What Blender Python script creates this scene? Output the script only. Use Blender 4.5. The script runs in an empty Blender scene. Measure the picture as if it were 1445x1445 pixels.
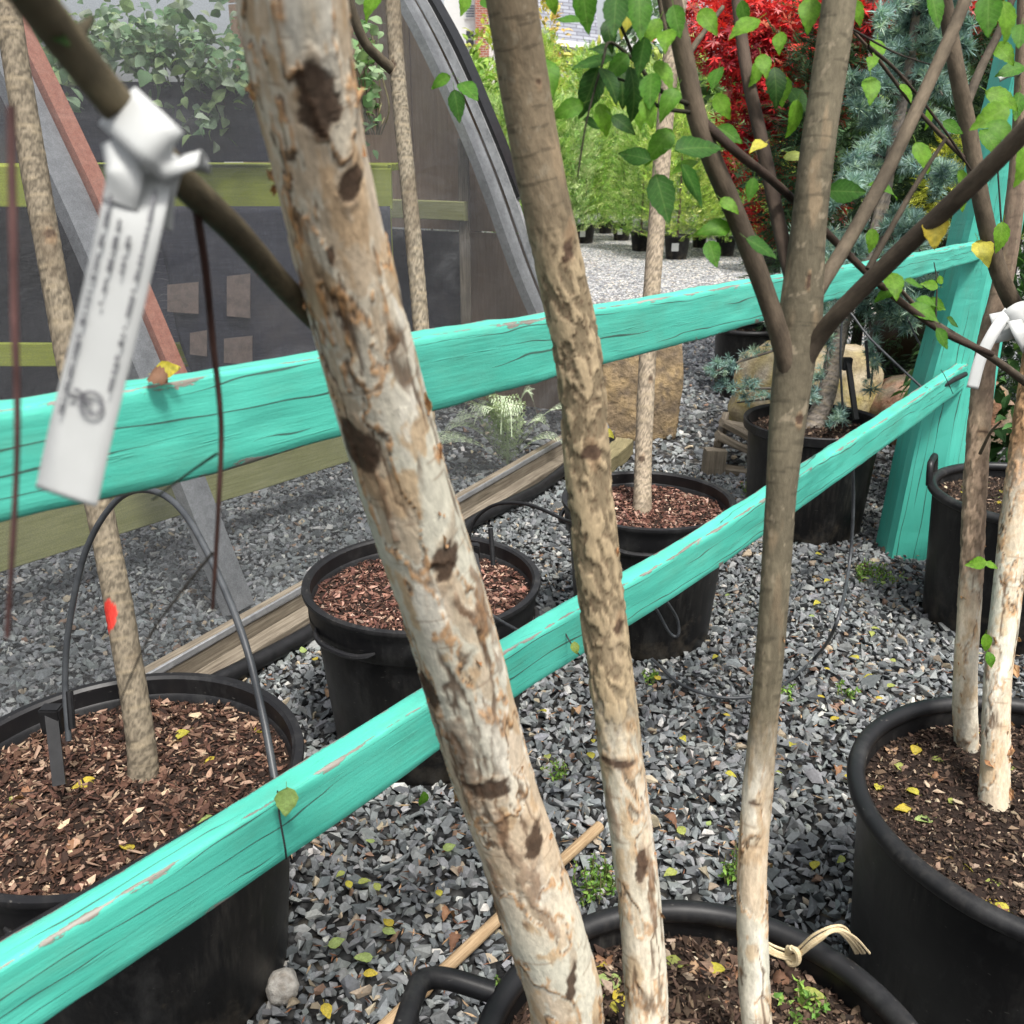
import bpy, bmesh, math, random
import numpy as np
from mathutils import Vector, Matrix

rng = np.random.default_rng(11)
random.seed(11)
R_ = math.radians
sc = bpy.context.scene
C = sc.collection

# ------------------------------------------------------------------ camera
PIT = R_(21.0); CAMZ = 1.45; F = 1336.0; HALF = 722.5
cam_d = bpy.data.cameras.new('camera')
cam = bpy.data.objects.new('camera', cam_d); C.objects.link(cam)
cam.location = (0, 0, CAMZ); cam.rotation_euler = (R_(90) - PIT, 0, 0)
cam_d.sensor_width = 36; cam_d.sensor_fit = 'HORIZONTAL'
cam_d.lens = 36 * F / 1445.0
cam_d.clip_start = 0.02; cam_d.clip_end = 400
cam_d.dof.use_dof = True; cam_d.dof.focus_distance = 1.9; cam_d.dof.aperture_fstop = 12.0
sc.camera = cam

# ------------------------------------------------------------------ world, sun, exposure
SUN_EL, SUN_AZ = R_(64), R_(152)          # azimuth of the sun, clockwise from +Y
w = bpy.data.worlds.new('World'); sc.world = w; w.use_nodes = True
wn = w.node_tree; wn.nodes.clear()
wo = wn.nodes.new('ShaderNodeOutputWorld'); bg = wn.nodes.new('ShaderNodeBackground')
sky = wn.nodes.new('ShaderNodeTexSky'); sky.sky_type = 'NISHITA'; sky.sun_disc = False
sky.sun_elevation = SUN_EL; sky.sun_rotation = SUN_AZ
sky.air_density = 1.0; sky.dust_density = 5.0; sky.ozone_density = 1.0
hs = wn.nodes.new('ShaderNodeHueSaturation'); hs.inputs['Saturation'].default_value = 0.30
wn.links.new(sky.outputs[0], hs.inputs['Color']); wn.links.new(hs.outputs[0], bg.inputs['Color'])
bg.inputs['Strength'].default_value = 0.11
wn.links.new(bg.outputs[0], wo.inputs[0])
sun_d = bpy.data.lights.new('sun', 'SUN'); sun_d.energy = 2.3; sun_d.angle = R_(10); sun_d.color = (1.0, 0.96, 0.9)
sun = bpy.data.objects.new('sun', sun_d); C.objects.link(sun)
sd = Vector((math.sin(SUN_AZ) * math.cos(SUN_EL), math.cos(SUN_AZ) * math.cos(SUN_EL), math.sin(SUN_EL)))
sun.rotation_euler = sd.to_track_quat('Z', 'Y').to_euler(); sun.location = (0, 0, 20)
vs = sc.view_settings
vs.view_transform = 'Standard'; vs.look = 'None'; vs.gamma = 1.0; vs.use_curve_mapping = False; vs.exposure = 1.12
sc.cycles.use_denoising = True
sc.cycles.max_bounces = 7; sc.cycles.transparent_max_bounces = 12

# ------------------------------------------------------------------ projection helpers (photo pixels -> places)
cP, sP = math.cos(PIT), math.sin(PIT)
CAM = np.array([0, 0, CAMZ]); RIGHT = np.array([1.0, 0, 0]); UP = np.array([0, sP, cP]); FWD = np.array([0, cP, -sP])
def ray(px, py):
    return RIGHT * ((px - HALF) / F) + UP * ((HALF - py) / F) + FWD
def A(px, py, a): return CAM + ray(px, py) * a                 # a = depth along the optical axis
def P(px, py, d): r = ray(px, py); return CAM + r * (d / r[1])  # d = distance along the ground
def Z(px, py, z=0.0): r = ray(px, py); return CAM + r * ((z - CAMZ) / r[2])
def proj(V):
    d = np.asarray(V) - CAM
    a = d @ FWD; a = np.where(np.abs(a) < 1e-6, 1e-6, a)
    return HALF + (d @ RIGHT) / a * F, HALF - (d @ UP) / a * F, a
def unit(v): v = np.asarray(v, float); return v / (np.linalg.norm(v) + 1e-12)

# ------------------------------------------------------------------ noise
def _h(i, j, k, s):
    n = (i * 374761393 + j * 668265263 + k * 2147483647 + s * 974634777) & 0xffffffff
    n = ((n ^ (n >> 13)) * 1274126177) & 0xffffffff
    n = (n ^ (n >> 16)) & 0xffffffff
    return n / 4294967295.0
def vnoise(p, s=0):
    p = np.asarray(p, float); f = np.floor(p); t = p - f; i = f.astype(np.int64); t = t * t * (3 - 2 * t)
    out = 0
    for a in (0, 1):
        for b in (0, 1):
            for c in (0, 1):
                wgt = (t[..., 0] if a else 1 - t[..., 0]) * (t[..., 1] if b else 1 - t[..., 1]) * (t[..., 2] if c else 1 - t[..., 2])
                out = out + wgt * _h(i[..., 0] + a, i[..., 1] + b, i[..., 2] + c, s)
    return out
def fbm(p, s=0, o=4):
    p = np.asarray(p, float); r = 0; am = .5; tot = 0
    for q in range(o):
        r = r + am * vnoise(p, s + q * 17); tot += am; am *= .5; p = p * 2.03 + 5.1
    return r / tot
def sstep(a, b, x): t = np.clip((x - a) / (b - a), 0, 1); return t * t * (3 - 2 * t)
def lerp(a, b, t): return a + (b - a) * t[..., None]

# ------------------------------------------------------------------ objects
W = {}
def put(o, parent=None, M=None):
    C.objects.link(o)
    M = M or Matrix.Identity(4)
    if parent is not None:
        o.parent = parent; o.matrix_parent_inverse = W[parent.name].inverted()
    o.matrix_basis = M; W[o.name] = M.copy()
    return o
def tag(o, label=None, cat=None, group=None, kind=None):
    if label: o['label'] = label
    if cat: o['category'] = cat
    if group: o['group'] = group
    if kind: o['kind'] = kind
    return o
def thing(name, loc, label, cat, group=None):
    o = bpy.data.objects.new(name, None); o.empty_display_size = .05
    put(o, None, Matrix.Translation(Vector([float(x) for x in loc])))
    return tag(o, label, cat, group)
def mesh_np(name, V, T, col=None, tc=None, smooth=False):
    V = np.ascontiguousarray(V, np.float32); T = np.ascontiguousarray(T, np.int32)
    me = bpy.data.meshes.new(name); k = T.shape[1]
    me.vertices.add(len(V)); me.vertices.foreach_set('co', V.ravel())
    me.loops.add(T.size); me.loops.foreach_set('vertex_index', T.ravel())
    me.polygons.add(len(T)); me.polygons.foreach_set('loop_start', np.arange(0, T.size, k, dtype=np.int32))
    me.polygons.foreach_set('use_smooth', np.full(len(T), smooth))
    me.update(calc_edges=True)
    if col is not None:
        c = np.ones((len(V), 4), np.float32); c[:, :3] = col
        at = me.attributes.new('Col', 'FLOAT_COLOR', 'POINT'); at.data.foreach_set('color', c.ravel())
    if tc is not None:
        at = me.attributes.new('tc', 'FLOAT_VECTOR', 'POINT'); at.data.foreach_set('vector', np.ascontiguousarray(tc, np.float32).ravel())
    return me
def obj(name, me, mat, parent=None, M=None):
    if mat and not me.materials: me.materials.append(mat)
    return put(bpy.data.objects.new(name, me), parent, M)

class MB:
    def __init__(s): s.v = []; s.f = []
    def add(s, V, Fc):
        b = len(s.v); s.v += [tuple(map(float, q)) for q in V]; s.f += [tuple(i + b for i in f) for f in Fc]; return s
    def box(s, c, size, M=None):
        h = np.array(size) / 2
        V = [np.array([x, y, z]) * h for x in (-1, 1) for y in (-1, 1) for z in (-1, 1)]
        if M is not None: V = [M @ v for v in V]
        V = [v + np.array(c) for v in V]
        return s.add(V, [(0, 1, 3, 2), (4, 6, 7, 5), (0, 4, 5, 1), (2, 3, 7, 6), (0, 2, 6, 4), (1, 5, 7, 3)])
    def beam(s, a, b, wd, th, up=(0, 0, 1)):
        a = np.array(a, float); b = np.array(b, float); d = b - a; L = np.linalg.norm(d); d = d / L
        u = np.array(up, float)
        if abs(u @ d) > .98: u = np.array([0, 1.0, 0])
        u = unit(u - d * (u @ d)); x = np.cross(d, u)
        M = np.stack([d, x, u], 1)
        return s.box((a + b) / 2, (L, wd, th), M)
    def tube(s, pts, rad, n=8, cap=True):
        pts = np.array(pts, float); m = len(pts); rad = np.broadcast_to(np.array(rad, float), (m,))
        V, _, _ = sweep(pts, rad, n)
        Fc = []
        for i in range(m - 1):
            for j in range(n):
                k = (j + 1) % n
                Fc.append((i * n + j, i * n + k, (i + 1) * n + k, (i + 1) * n + j))
        if cap: Fc += [tuple(range(n))[::-1], tuple(range((m - 1) * n, m * n))]
        return s.add(V.reshape(-1, 3), Fc)
    def lathe(s, prof, n=64, c=(0, 0, 0), closed=False):
        V = []
        for (r, z) in prof:
            for j in range(n):
                t = 2 * math.pi * j / n; V.append((c[0] + r * math.cos(t), c[1] + r * math.sin(t), c[2] + z))
        m = len(prof); Fc = []
        for i in range(m if closed else m - 1):
            i2 = (i + 1) % m
            for j in range(n):
                k = (j + 1) % n; Fc.append((i * n + j, i * n + k, i2 * n + k, i2 * n + j))
        return s.add(V, Fc)
    def build(s, name, mat, parent=None, smooth=False, M=None, label=None, bevel=0):
        me = bpy.data.meshes.new(name); me.from_pydata(s.v, [], s.f)
        if bevel:
            bm = bmesh.new(); bm.from_mesh(me)
            bmesh.ops.bevel(bm, geom=bm.edges[:], offset=bevel, segments=2, affect='EDGES'); bm.to_mesh(me); bm.free()
        if smooth: me.polygons.foreach_set('use_smooth', np.full(len(me.polygons), True)); me.set_sharp_from_angle(angle=R_(38))
        me.update()
        o = obj(name, me, mat, parent, M)
        if label: o['label'] = label
        return o
def frames(pts):
    pts = np.array(pts, float); m = len(pts)
    T = np.zeros_like(pts); T[1:-1] = pts[2:] - pts[:-2]; T[0] = pts[1] - pts[0]; T[-1] = pts[-1] - pts[-2]
    T /= np.linalg.norm(T, axis=1)[:, None] + 1e-12
    x = np.cross(T[0], [0.123, 1, 0.05]); x = unit(x); X = np.zeros_like(pts)
    for i in range(m):
        x = unit(x - T[i] * (x @ T[i])); X[i] = x
    return T, X, np.cross(T, X)
def sweep(pts, rad, n):
    T, X, Y = frames(pts); th = np.arange(n) * 2 * math.pi / n
    dirs = X[:, None] * np.cos(th)[None, :, None] + Y[:, None] * np.sin(th)[None, :, None]
    return np.asarray(pts)[:, None] + dirs * np.asarray(rad)[:, None, None], dirs, th
def spline(pts, n):
    p = np.array(pts, float); m = len(p)
    if m == 2:
        t = np.linspace(0, 1, n)[:, None]; return p[0] * (1 - t) + p[1] * t
    q = np.vstack([2 * p[0] - p[1], p, 2 * p[-1] - p[-2]]); out = []
    for u in np.linspace(0, m - 1 - 1e-9, n):
        i = int(u); t = u - i; a, b, c, d = q[i:i + 4]
        out.append(.5 * (2 * b + (c - a) * t + (2 * a - 5 * b + 4 * c - d) * t * t + (-a + 3 * b - 3 * c + d) * t ** 3))
    return np.array(out)
def grid_faces(m, n, wrap=True):
    i = np.arange(m - 1)[:, None]; j = np.arange(n if wrap else n - 1)[None, :]; k = (j + 1) % n
    return np.stack([i * n + j, i * n + k, (i + 1) * n + k, (i + 1) * n + j], -1).reshape(-1, 4)
def rand_rot(n, r=rng):
    q = r.normal(size=(n, 4)); q /= np.linalg.norm(q, axis=1)[:, None]; a, b, c, d = q.T
    return np.stack([np.stack([1 - 2 * (c * c + d * d), 2 * (b * c - a * d), 2 * (b * d + a * c)], 1),
                     np.stack([2 * (b * c + a * d), 1 - 2 * (b * b + d * d), 2 * (c * d - a * b)], 1),
                     np.stack([2 * (b * d - a * c), 2 * (c * d + a * b), 1 - 2 * (b * b + c * c)], 1)], 1)
def tilt_rot(n, tilt, r=rng):
    """yaw at random, then lean by up to tilt radians"""
    y = r.uniform(0, 2 * math.pi, n); a = r.uniform(0, 2 * math.pi, n); t = r.normal(0, tilt, n)
    cy, sy = np.cos(y), np.sin(y); Zr = np.zeros((n, 3, 3)); Zr[:, 0, 0] = cy; Zr[:, 0, 1] = -sy; Zr[:, 1, 0] = sy; Zr[:, 1, 1] = cy; Zr[:, 2, 2] = 1
    kx, ky = np.cos(a), np.sin(a); K = np.zeros((n, 3, 3)); K[:, 0, 2] = ky; K[:, 1, 2] = -kx; K[:, 2, 0] = -ky; K[:, 2, 1] = kx
    I = np.eye(3)[None]; Rt = I + np.sin(t)[:, None, None] * K + (1 - np.cos(t))[:, None, None] * (K @ K)
    return Rt @ Zr
def frame_rot(Yd, Nn):
    """rotation matrices whose y axis is Yd and z axis is close to Nn"""
    Yd = Yd / np.linalg.norm(Yd, axis=1)[:, None]; X = np.cross(Yd, Nn); X /= np.linalg.norm(X, axis=1)[:, None] + 1e-9
    return np.stack([X, Yd, np.cross(X, Yd)], 2)
def scatter(variants, idx, pos, rot, scl, col):
    Vs, Ts, Cs = [], [], []; off = 0
    scl = np.asarray(scl, float)
    if scl.ndim == 1: scl = np.repeat(scl[:, None], 3, 1)
    for k, (bv, bt) in enumerate(variants):
        s = np.where(idx == k)[0]
        if not len(s): continue
        v = bv[None] * scl[s][:, None, :]
        v = np.einsum('nij,nvj->nvi', rot[s], v) + pos[s][:, None]
        nv = len(bv)
        Vs.append(v.reshape(-1, 3)); Ts.append((bt[None] + (np.arange(len(s)) * nv)[:, None, None] + off).reshape(-1, 3))
        Cs.append(np.repeat(col[s], nv, 0)); off += nv * len(s)
    return np.vstack(Vs), np.vstack(Ts), np.vstack(Cs)
def hull_variant(n, flat, r):
    bm = bmesh.new()
    for _ in range(n):
        v = r.normal(size=3); v /= np.linalg.norm(v); v *= r.uniform(.75, 1.05); bm.verts.new((v[0], v[1] * flat[0], v[2] * flat[1]))
    bmesh.ops.convex_hull(bm, input=bm.verts[:]); bmesh.ops.triangulate(bm, faces=bm.faces[:])
    for v in [v for v in bm.verts if not v.link_faces]: bm.verts.remove(v)
    bm.verts.index_update(); V = np.array([v.co[:] for v in bm.verts]); T = np.array([[q.index for q in f.verts] for f in bm.faces])
    bm.free(); return V, T
def pal(n, colors, wts, jit=.15, r=rng):
    c = np.array(colors)[r.choice(len(colors), n, p=np.array(wts) / sum(wts))]
    return np.clip(c * (1 + r.normal(0, jit, (n, 1))) * (1 + r.normal(0, jit * .13, (n, 3))), .003, .9)

# ------------------------------------------------------------------ materials
class NT:
    def __init__(s, name):
        s.m = bpy.data.materials.new(name); s.m.use_nodes = True; s.t = s.m.node_tree
        s.b = s.t.nodes['Principled BSDF']; s.o = s.t.nodes['Material Output']
    def n(s, ty, **kw):
        d = s.t.nodes.new(ty)
        for k, v in kw.items(): setattr(d, k, v)
        return d
    def l(s, a, b): s.t.links.new(a, b)
    def coord(s, scale=(1, 1, 1), attr=None, out='Object'):
        if attr: src = s.n('ShaderNodeAttribute', attribute_name=attr).outputs['Vector']
        else: src = s.n('ShaderNodeTexCoord').outputs[out]
        mp = s.n('ShaderNodeMapping'); mp.inputs['Scale'].default_value = scale; s.l(src, mp.inputs[0]); return mp.outputs[0]
    def noise(s, vec, scale, detail=5, rough=.6, out=0, dist=0):
        d = s.n('ShaderNodeTexNoise'); d.inputs['Scale'].default_value = scale; d.inputs['Detail'].default_value = detail
        d.inputs['Roughness'].default_value = rough; d.inputs['Distortion'].default_value = dist
        s.l(vec, d.inputs['Vector']); return d.outputs[out]
    def voro(s, vec, scale, out='Distance', feature='F1', rnd=1):
        d = s.n('ShaderNodeTexVoronoi', feature=feature); d.inputs['Scale'].default_value = scale; d.inputs['Randomness'].default_value = rnd
        s.l(vec, d.inputs['Vector']); return d.outputs[out]
    def ramp(s, fac, stops, interp='LINEAR'):
        d = s.n('ShaderNodeValToRGB'); d.color_ramp.interpolation = interp; e = d.color_ramp.elements
        while len(e) < len(stops): e.new(.5)
        for q, (p, c) in zip(e, stops):
            q.position = p; q.color = (*c, 1) if not np.isscalar(c) else (c, c, c, 1)
        s.l(fac, d.inputs[0]); return d.outputs[0]
    def mix(s, fac, a, b, mode='MIX'):
        d = s.n('ShaderNodeMix', data_type='RGBA', blend_type=mode)
        for sock, v in ((d.inputs[0], fac), (d.inputs[6], a), (d.inputs[7], b)):
            if hasattr(v, 'node'): s.l(v, sock)
            elif np.isscalar(v): sock.default_value = v
            else: sock.default_value = (*v, 1)
        return d.outputs[2]
    def math(s, op, a, b=0.0):
        d = s.n('ShaderNodeMath', operation=op)
        for i, v in enumerate((a, b)):
            if hasattr(v, 'node'): s.l(v, d.inputs[i])
            else: d.inputs[i].default_value = v
        return d.outputs[0]
    def col(s): return s.n('ShaderNodeAttribute', attribute_name='Col').outputs['Color']
    def bump(s, h, st, dist, nrm=None):
        d = s.n('ShaderNodeBump'); d.inputs['Strength'].default_value = st; d.inputs['Distance'].default_value = dist
        s.l(h, d.inputs['Height'])
        if nrm is not None: s.l(nrm, d.inputs['Normal'])
        return d.outputs[0]
    def fin(s, base=None, rough=None, nrm=None, spec=None, metal=None):
        for k, v in (('Base Color', base), ('Roughness', rough), ('Normal', nrm), ('Specular IOR Level', spec), ('Metallic', metal)):
            if v is None: continue
            if hasattr(v, 'node'): s.l(v, s.b.inputs[k])
            elif np.isscalar(v): s.b.inputs[k].default_value = v
            else: s.b.inputs[k].default_value = (*v, 1)
        return s.m
def simple(name, c1, c2, scale=20, rough=.7, bstr=.3, bdist=.003, sc3=(1, 1, 1), spec=.4, detail=6):
    t = NT(name); v = t.coord(sc3); n = t.noise(v, scale, detail)
    return t.fin(t.ramp(n, [(.3, c1), (.7, c2)]), rough, t.bump(n, bstr, bdist), spec)
def vcol(name, rough=.75, nscale=60, amt=.35, bstr=.3, bdist=.002, spec=.3, attr=None, sc3=(1, 1, 1)):
    t = NT(name); v = t.coord(sc3, attr); n = t.noise(v, nscale, 6, .65)
    f = t.ramp(n, [(.25, 1 - amt), (.75, 1 + amt * .6)])
    return t.fin(t.mix(1.0, t.col(), f, 'MULTIPLY'), rough, t.bump(n, bstr, bdist), spec)
def leafy(name, rough=.5, trans=.35, spec=.35, veins=False):
    """leaf material: vertex colour, light passes through"""
    t = NT(name); c = t.col(); v = t.coord(); n = t.noise(v, 35, 3)
    cc = t.mix(1.0, c, t.ramp(n, [(.3, .8), (.7, 1.15)]), 'MULTIPLY'); nb = None
    if veins:
        sp = t.n('ShaderNodeSeparateXYZ'); t.l(t.coord((1, 1, 1), 'tc'), sp.inputs[0]); ax = t.math('ABSOLUTE', sp.outputs[0])
        wv = t.math('FRACT', t.math('MULTIPLY', t.math('SUBTRACT', sp.outputs[1], t.math('MULTIPLY', ax, .9)), 9.0))
        vn = t.math('MAXIMUM', t.ramp(wv, [(.0, 1.), (.10, 0.), (.90, 0.), (1., 1.)]), t.ramp(ax, [(.008, 1.), (.02, 0.)]))
        bl = t.noise(t.coord((3, 3, 3), 'tc'), 2.5, 5)
        cc = t.mix(1.0, cc, t.ramp(bl, [(.3, .72), (.7, 1.22)]), 'MULTIPLY'); cc = t.mix(t.math('MULTIPLY', vn, .13), cc, (.30, .40, .12)); nb = t.bump(vn, .25, .0005)
    t.fin(cc, rough, nb, spec)
    tr = t.n('ShaderNodeBsdfTranslucent'); t.l(t.mix(1.0, cc, (1.15, 1.25, .7), 'MULTIPLY'), tr.inputs[0])
    mx = t.n('ShaderNodeMixShader'); mx.inputs[0].default_value = trans
    t.l(t.b.outputs[0], mx.inputs[1]); t.l(tr.outputs[0], mx.inputs[2]); t.l(mx.outputs[0], t.o.inputs[0]); return t.m

M_bark = vcol('bark', .8, 260, .30, .8, .0013, .2, 'tc', (1, 1, .4))
M_stone = vcol('gravel_stone', .72, 140, .30, .5, .002, .35)
M_chip = vcol('mulch_chip', .82, 160, .3, .4, .001, .2)
M_leaf = leafy('leaf', .5, .45, .18, True)
M_fol = leafy('foliage', .6, .3, .25)
M_dead = leafy('dry_leaf', .7, .2, .2)

def plastic(name, base=(.006, .006, .0065), dust=.6):
    t = NT(name); v = t.coord(); n1 = t.noise(v, 6, 6, .65); n2 = t.noise(v, 90, 4); n3 = t.noise(t.coord((30, 30, 2.5)), 3, 5)
    d = t.math('MULTIPLY', t.ramp(n1, [(.45, 0.), (.75, 1.)]), t.ramp(n3, [(.42, 0.), (.8, 1.)]))
    scr = t.ramp(t.noise(t.coord((60, 60, 200)), 1, 2), [(.70, 0.), (.74, 1.)])
    c = t.mix(t.math('MULTIPLY', d, dust), base, (.12, .11, .095))
    c = t.mix(t.math('MULTIPLY', scr, .3), c, (.2, .19, .17))
    sp = t.n('ShaderNodeSeparateXYZ'); t.l(v, sp.inputs[0]); mud = t.ramp(t.math('SUBTRACT', t.noise(v, 14, 6, .7), t.math('MULTIPLY', sp.outputs[2], 1.3)), [(.40, 0.), (.56, .55)])
    c = t.mix(mud, c, (.085, .07, .052))
    blm = t.ramp(t.noise(t.coord((2, 2, 1)), 4.5, 6, .72), [(.52, 0.), (.74, .22)]); c = t.mix(blm, c, (.13, .13, .125))
    r = t.ramp(n1, [(.3, .38), (.7, .58)])
    return t.fin(c, r, t.bump(n2, .10, .001), .32)
M_plastic = plastic('black_plastic')
M_rim = plastic('black_plastic_rim', (.009, .009, .010), .4)
M_tube = simple('black_tubing', (.006, .006, .0065), (.016, .016, .017), 40, .42, .1, .001, spec=.3)
M_greytube = simple('grey_tubing', (.03, .033, .037), (.06, .065, .07), 40, .42, .1, .001)

def paint(name, c_a, c_b, chips=True):
    """weathered paint on softwood: tc = (along, across, depth), Col.r = wear near edges"""
    t = NT(name)
    va = t.coord((1.6, 26, 26), 'tc'); grain = t.noise(va, 6, 6, .62)
    vb = t.coord((.55, 18, 18), 'tc'); ck = t.noise(vb, 2.2, 4, .55, dist=.35)
    crk = t.ramp(ck, [(.489, 0.), (.498, 1.), (.502, 1.), (.511, 0.)])
    gate = t.ramp(t.noise(t.coord((1.3, 9, 9), 'tc'), 2.4, 3), [(.50, 0.), (.62, 1.)])
    sx = t.n('ShaderNodeSeparateXYZ'); t.l(t.coord((1, 1, 1), 'tc'), sx.inputs[0])        # long checks that follow the grain
    wob = t.noise(t.coord((2.2, 14, 14), 'tc'), 1.0, 3); yy = t.math('ADD', t.math('MULTIPLY', sx.outputs[1], 47.0), t.math('MULTIPLY', wob, 2.6))
    cb = t.n('ShaderNodeCombineXYZ'); t.l(t.math('MULTIPLY', sx.outputs[0], 2.4), cb.inputs[0]); t.l(t.math('MULTIPLY', t.math('FLOOR', yy), 5.37), cb.inputs[1])
    g2 = t.ramp(t.noise(cb.outputs[0], 1.0, 2), [(.47, 0.), (.56, 1.)]); wd2 = t.math('MULTIPLY', g2, .085)
    lin = t.math('LESS_THAN', t.math('FRACT', yy), wd2)
    crk = t.math('MAXIMUM', t.math('MULTIPLY', t.math('MULTIPLY', crk, gate), .35), lin)
    fine = t.ramp(t.noise(t.coord((3, 120, 120), 'tc'), 4, 3), [(.58, 0.), (.72, 1.)])
    blot = t.noise(t.coord((4, 6, 6), 'tc'), 2, 5)
    base = t.mix(t.ramp(blot, [(.3, 0.), (.7, 1.)]), c_a, c_b)
    base = t.mix(t.math('MULTIPLY', fine, .12), base, (c_a[0] * .45, c_a[1] * .5, c_a[2] * .5))
    base = t.mix(t.math('MULTIPLY', crk, .85), base, (.035, .06, .05))
    gr = t.ramp(t.noise(t.coord((3.5, 10, 10), 'tc'), 1.3, 6, .7), [(.48, 0.), (.72, .38)]); base = t.mix(gr, base, (c_a[0] * 1.3 + .03, c_a[1] * .55, c_a[2] * .50))
    wear = t.n('ShaderNodeSeparateColor'); t.l(t.col(), wear.inputs[0])
    chip = t.math('ADD', t.math('MULTIPLY', wear.outputs[0], .20), t.math('ADD', t.math('MULTIPLY', t.noise(t.coord((9, 34, 34), 'tc'), 2.2, 6, .7), .62), t.math('MULTIPLY', t.noise(t.coord((2.2, 6, 6), 'tc'), 1.6, 3), .42)))
    chipm = t.ramp(chip, [(.680, 0.), (.692, 1.)]) if chips else t.ramp(chip, [(.98, 0.), (1., 1.)])
    wood = t.ramp(grain, [(.3, (.10, .085, .065)), (.7, (.30, .285, .255))])
    c = t.mix(chipm, base, wood)
    h = t.math('SUBTRACT', t.math('MULTIPLY', grain, .5), t.math('ADD', t.math('MULTIPLY', crk, .9), t.math('MULTIPLY', chipm, .35)))
    h2 = t.noise(t.coord((30, 60, 60), 'tc'), 6, 5)
    nb = t.bump(h2, .25, .001, t.bump(h, .7, .0022))
    return t.fin(c, t.ramp(blot, [(.3, .42), (.7, .6)]), nb, .4)
M_teal = paint('teal_paint', (.060, .40, .305), (.080, .46, .36))
M_tealp = paint('teal_paint_post', (.065, .42, .325), (.08, .47, .37), False)

def wood(name, c1, c2, along=(1.5, 30, 30), attr=None, rough=.8, b=.6):
    t = NT(name); v = t.coord(along, attr); n = t.noise(v, 4, 7, .65, dist=.4); k = t.noise(t.coord((3, 3, 3), attr), 3, 3)
    c = t.mix(t.ramp(k, [(.3, 0.), (.75, .5)]), t.ramp(n, [(.28, c1), (.72, c2)]), c1)
    return t.fin(c, rough, t.bump(n, b, .003), .25)
M_oldwood = wood('weathered_timber', (.07, .055, .04), (.30, .26, .20), attr='tc')
M_lime = wood('lime_painted_wood', (.22, .26, .03), (.36, .40, .06), attr='tc', rough=.65, b=.25)
M_greenwood = wood('mossy_timber', (.22, .23, .08), (.42, .42, .20), attr='tc', b=.3)
M_ply = wood('plywood', (.20, .13, .085), (.36, .26, .18), (14, 14, 1.2), rough=.75, b=.4)
M_bamboo = wood('bamboo_cane', (.20, .12, .055), (.56, .42, .26), (2.5, 60, 60), 'tc', .6, .6)
def galv(name):
    t = NT(name); v = t.coord(); n = t.voro(v, 70, 'Color'); n2 = t.noise(v, 9, 5)
    c = t.mix(.25, t.ramp(n2, [(.3, (.22, .23, .24)), (.7, (.42, .43, .44))]), t.ramp(n, [(.2, .25), (.8, .5)]))
    return t.fin(c, .5, t.bump(n2, .15, .002), .5, .55)
M_galv = galv('galvanised_steel')
M_red = simple('red_primer', (.34, .12, .08), (.48, .22, .15), 60, .7, .3, .001)
M_cloth = None
def cloth_mat():
    t = NT('woven_ground_cloth'); v = t.coord((1, 1, 1))
    n = t.noise(t.coord((6, 6, 160)), 2, 4); n2 = t.noise(t.coord((200, 200, 6)), 2, 3); n3 = t.noise(v, 3, 5)
    f = t.math('ADD', t.math('MULTIPLY', n, .5), t.math('MULTIPLY', n2, .5))
    c = t.ramp(f, [(.3, (.008, .009, .016)), (.55, (.03, .032, .05)), (.75, (.10, .105, .13))])
    c = t.mix(t.ramp(n3, [(.5, 0.), (.7, .5)]), c, (.09, .075, .07))
    return t.fin(c, .6, t.bump(f, .4, .002), .3)
M_cloth = cloth_mat()
def screen_mat():
    t = NT('insect_screen'); v = t.coord((1, 1, 1))
    wv = t.noise(t.coord((300, 300, 300)), 1, 2, .5); n = t.noise(t.coord((1.5, 1.5, 3.5)), 2.5, 6, .6, dist=.8)
    fo = t.ramp(t.noise(t.coord((.8, .8, 2.6)), 1.3, 3, .5, dist=.7), [(.60, 0.), (.75, .30), (.85, .1)])  # pale highlights of the folds painted into the screen colour
    t.fin(t.mix(fo, (.075, .077, .08), (.34, .35, .36)), .55, t.bump(n, .5, .03), .4)
    tr = t.n('ShaderNodeBsdfTransparent'); tr.inputs[0].default_value = (.86, .87, .88, 1)
    a = t.math('ADD', t.math('MULTIPLY', t.ramp(wv, [(.35, 0.), (.65, 1.)]), .22), t.math('MULTIPLY', t.ramp(n, [(.35, 0.), (.75, 1.)]), .06))
    a = t.math('ADD', t.math('ADD', a, .15), t.math('MULTIPLY', fo, .05))
    mx = t.n('ShaderNodeMixShader'); t.l(a, mx.inputs[0]); t.l(tr.outputs[0], mx.inputs[1]); t.l(t.b.outputs[0], mx.inputs[2])
    t.l(mx.outputs[0], t.o.inputs[0]); return t.m
M_screen = screen_mat()
M_tag = simple('white_tag', (.40, .41, .40), (.45, .46, .45), 30, .5, .05, .001)
M_ink = simple('black_ink', (.10, .10, .11), (.16, .16, .17), 80, .6, .05, .001)
M_rope = simple('hemp_rope', (.42, .32, .18), (.66, .55, .36), 160, .85, .6, .001, (1, 1, 4))
M_soil = simple('potting_soil', (.010, .007, .005), (.035, .022, .015), 90, .95, .8, .008)
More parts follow.
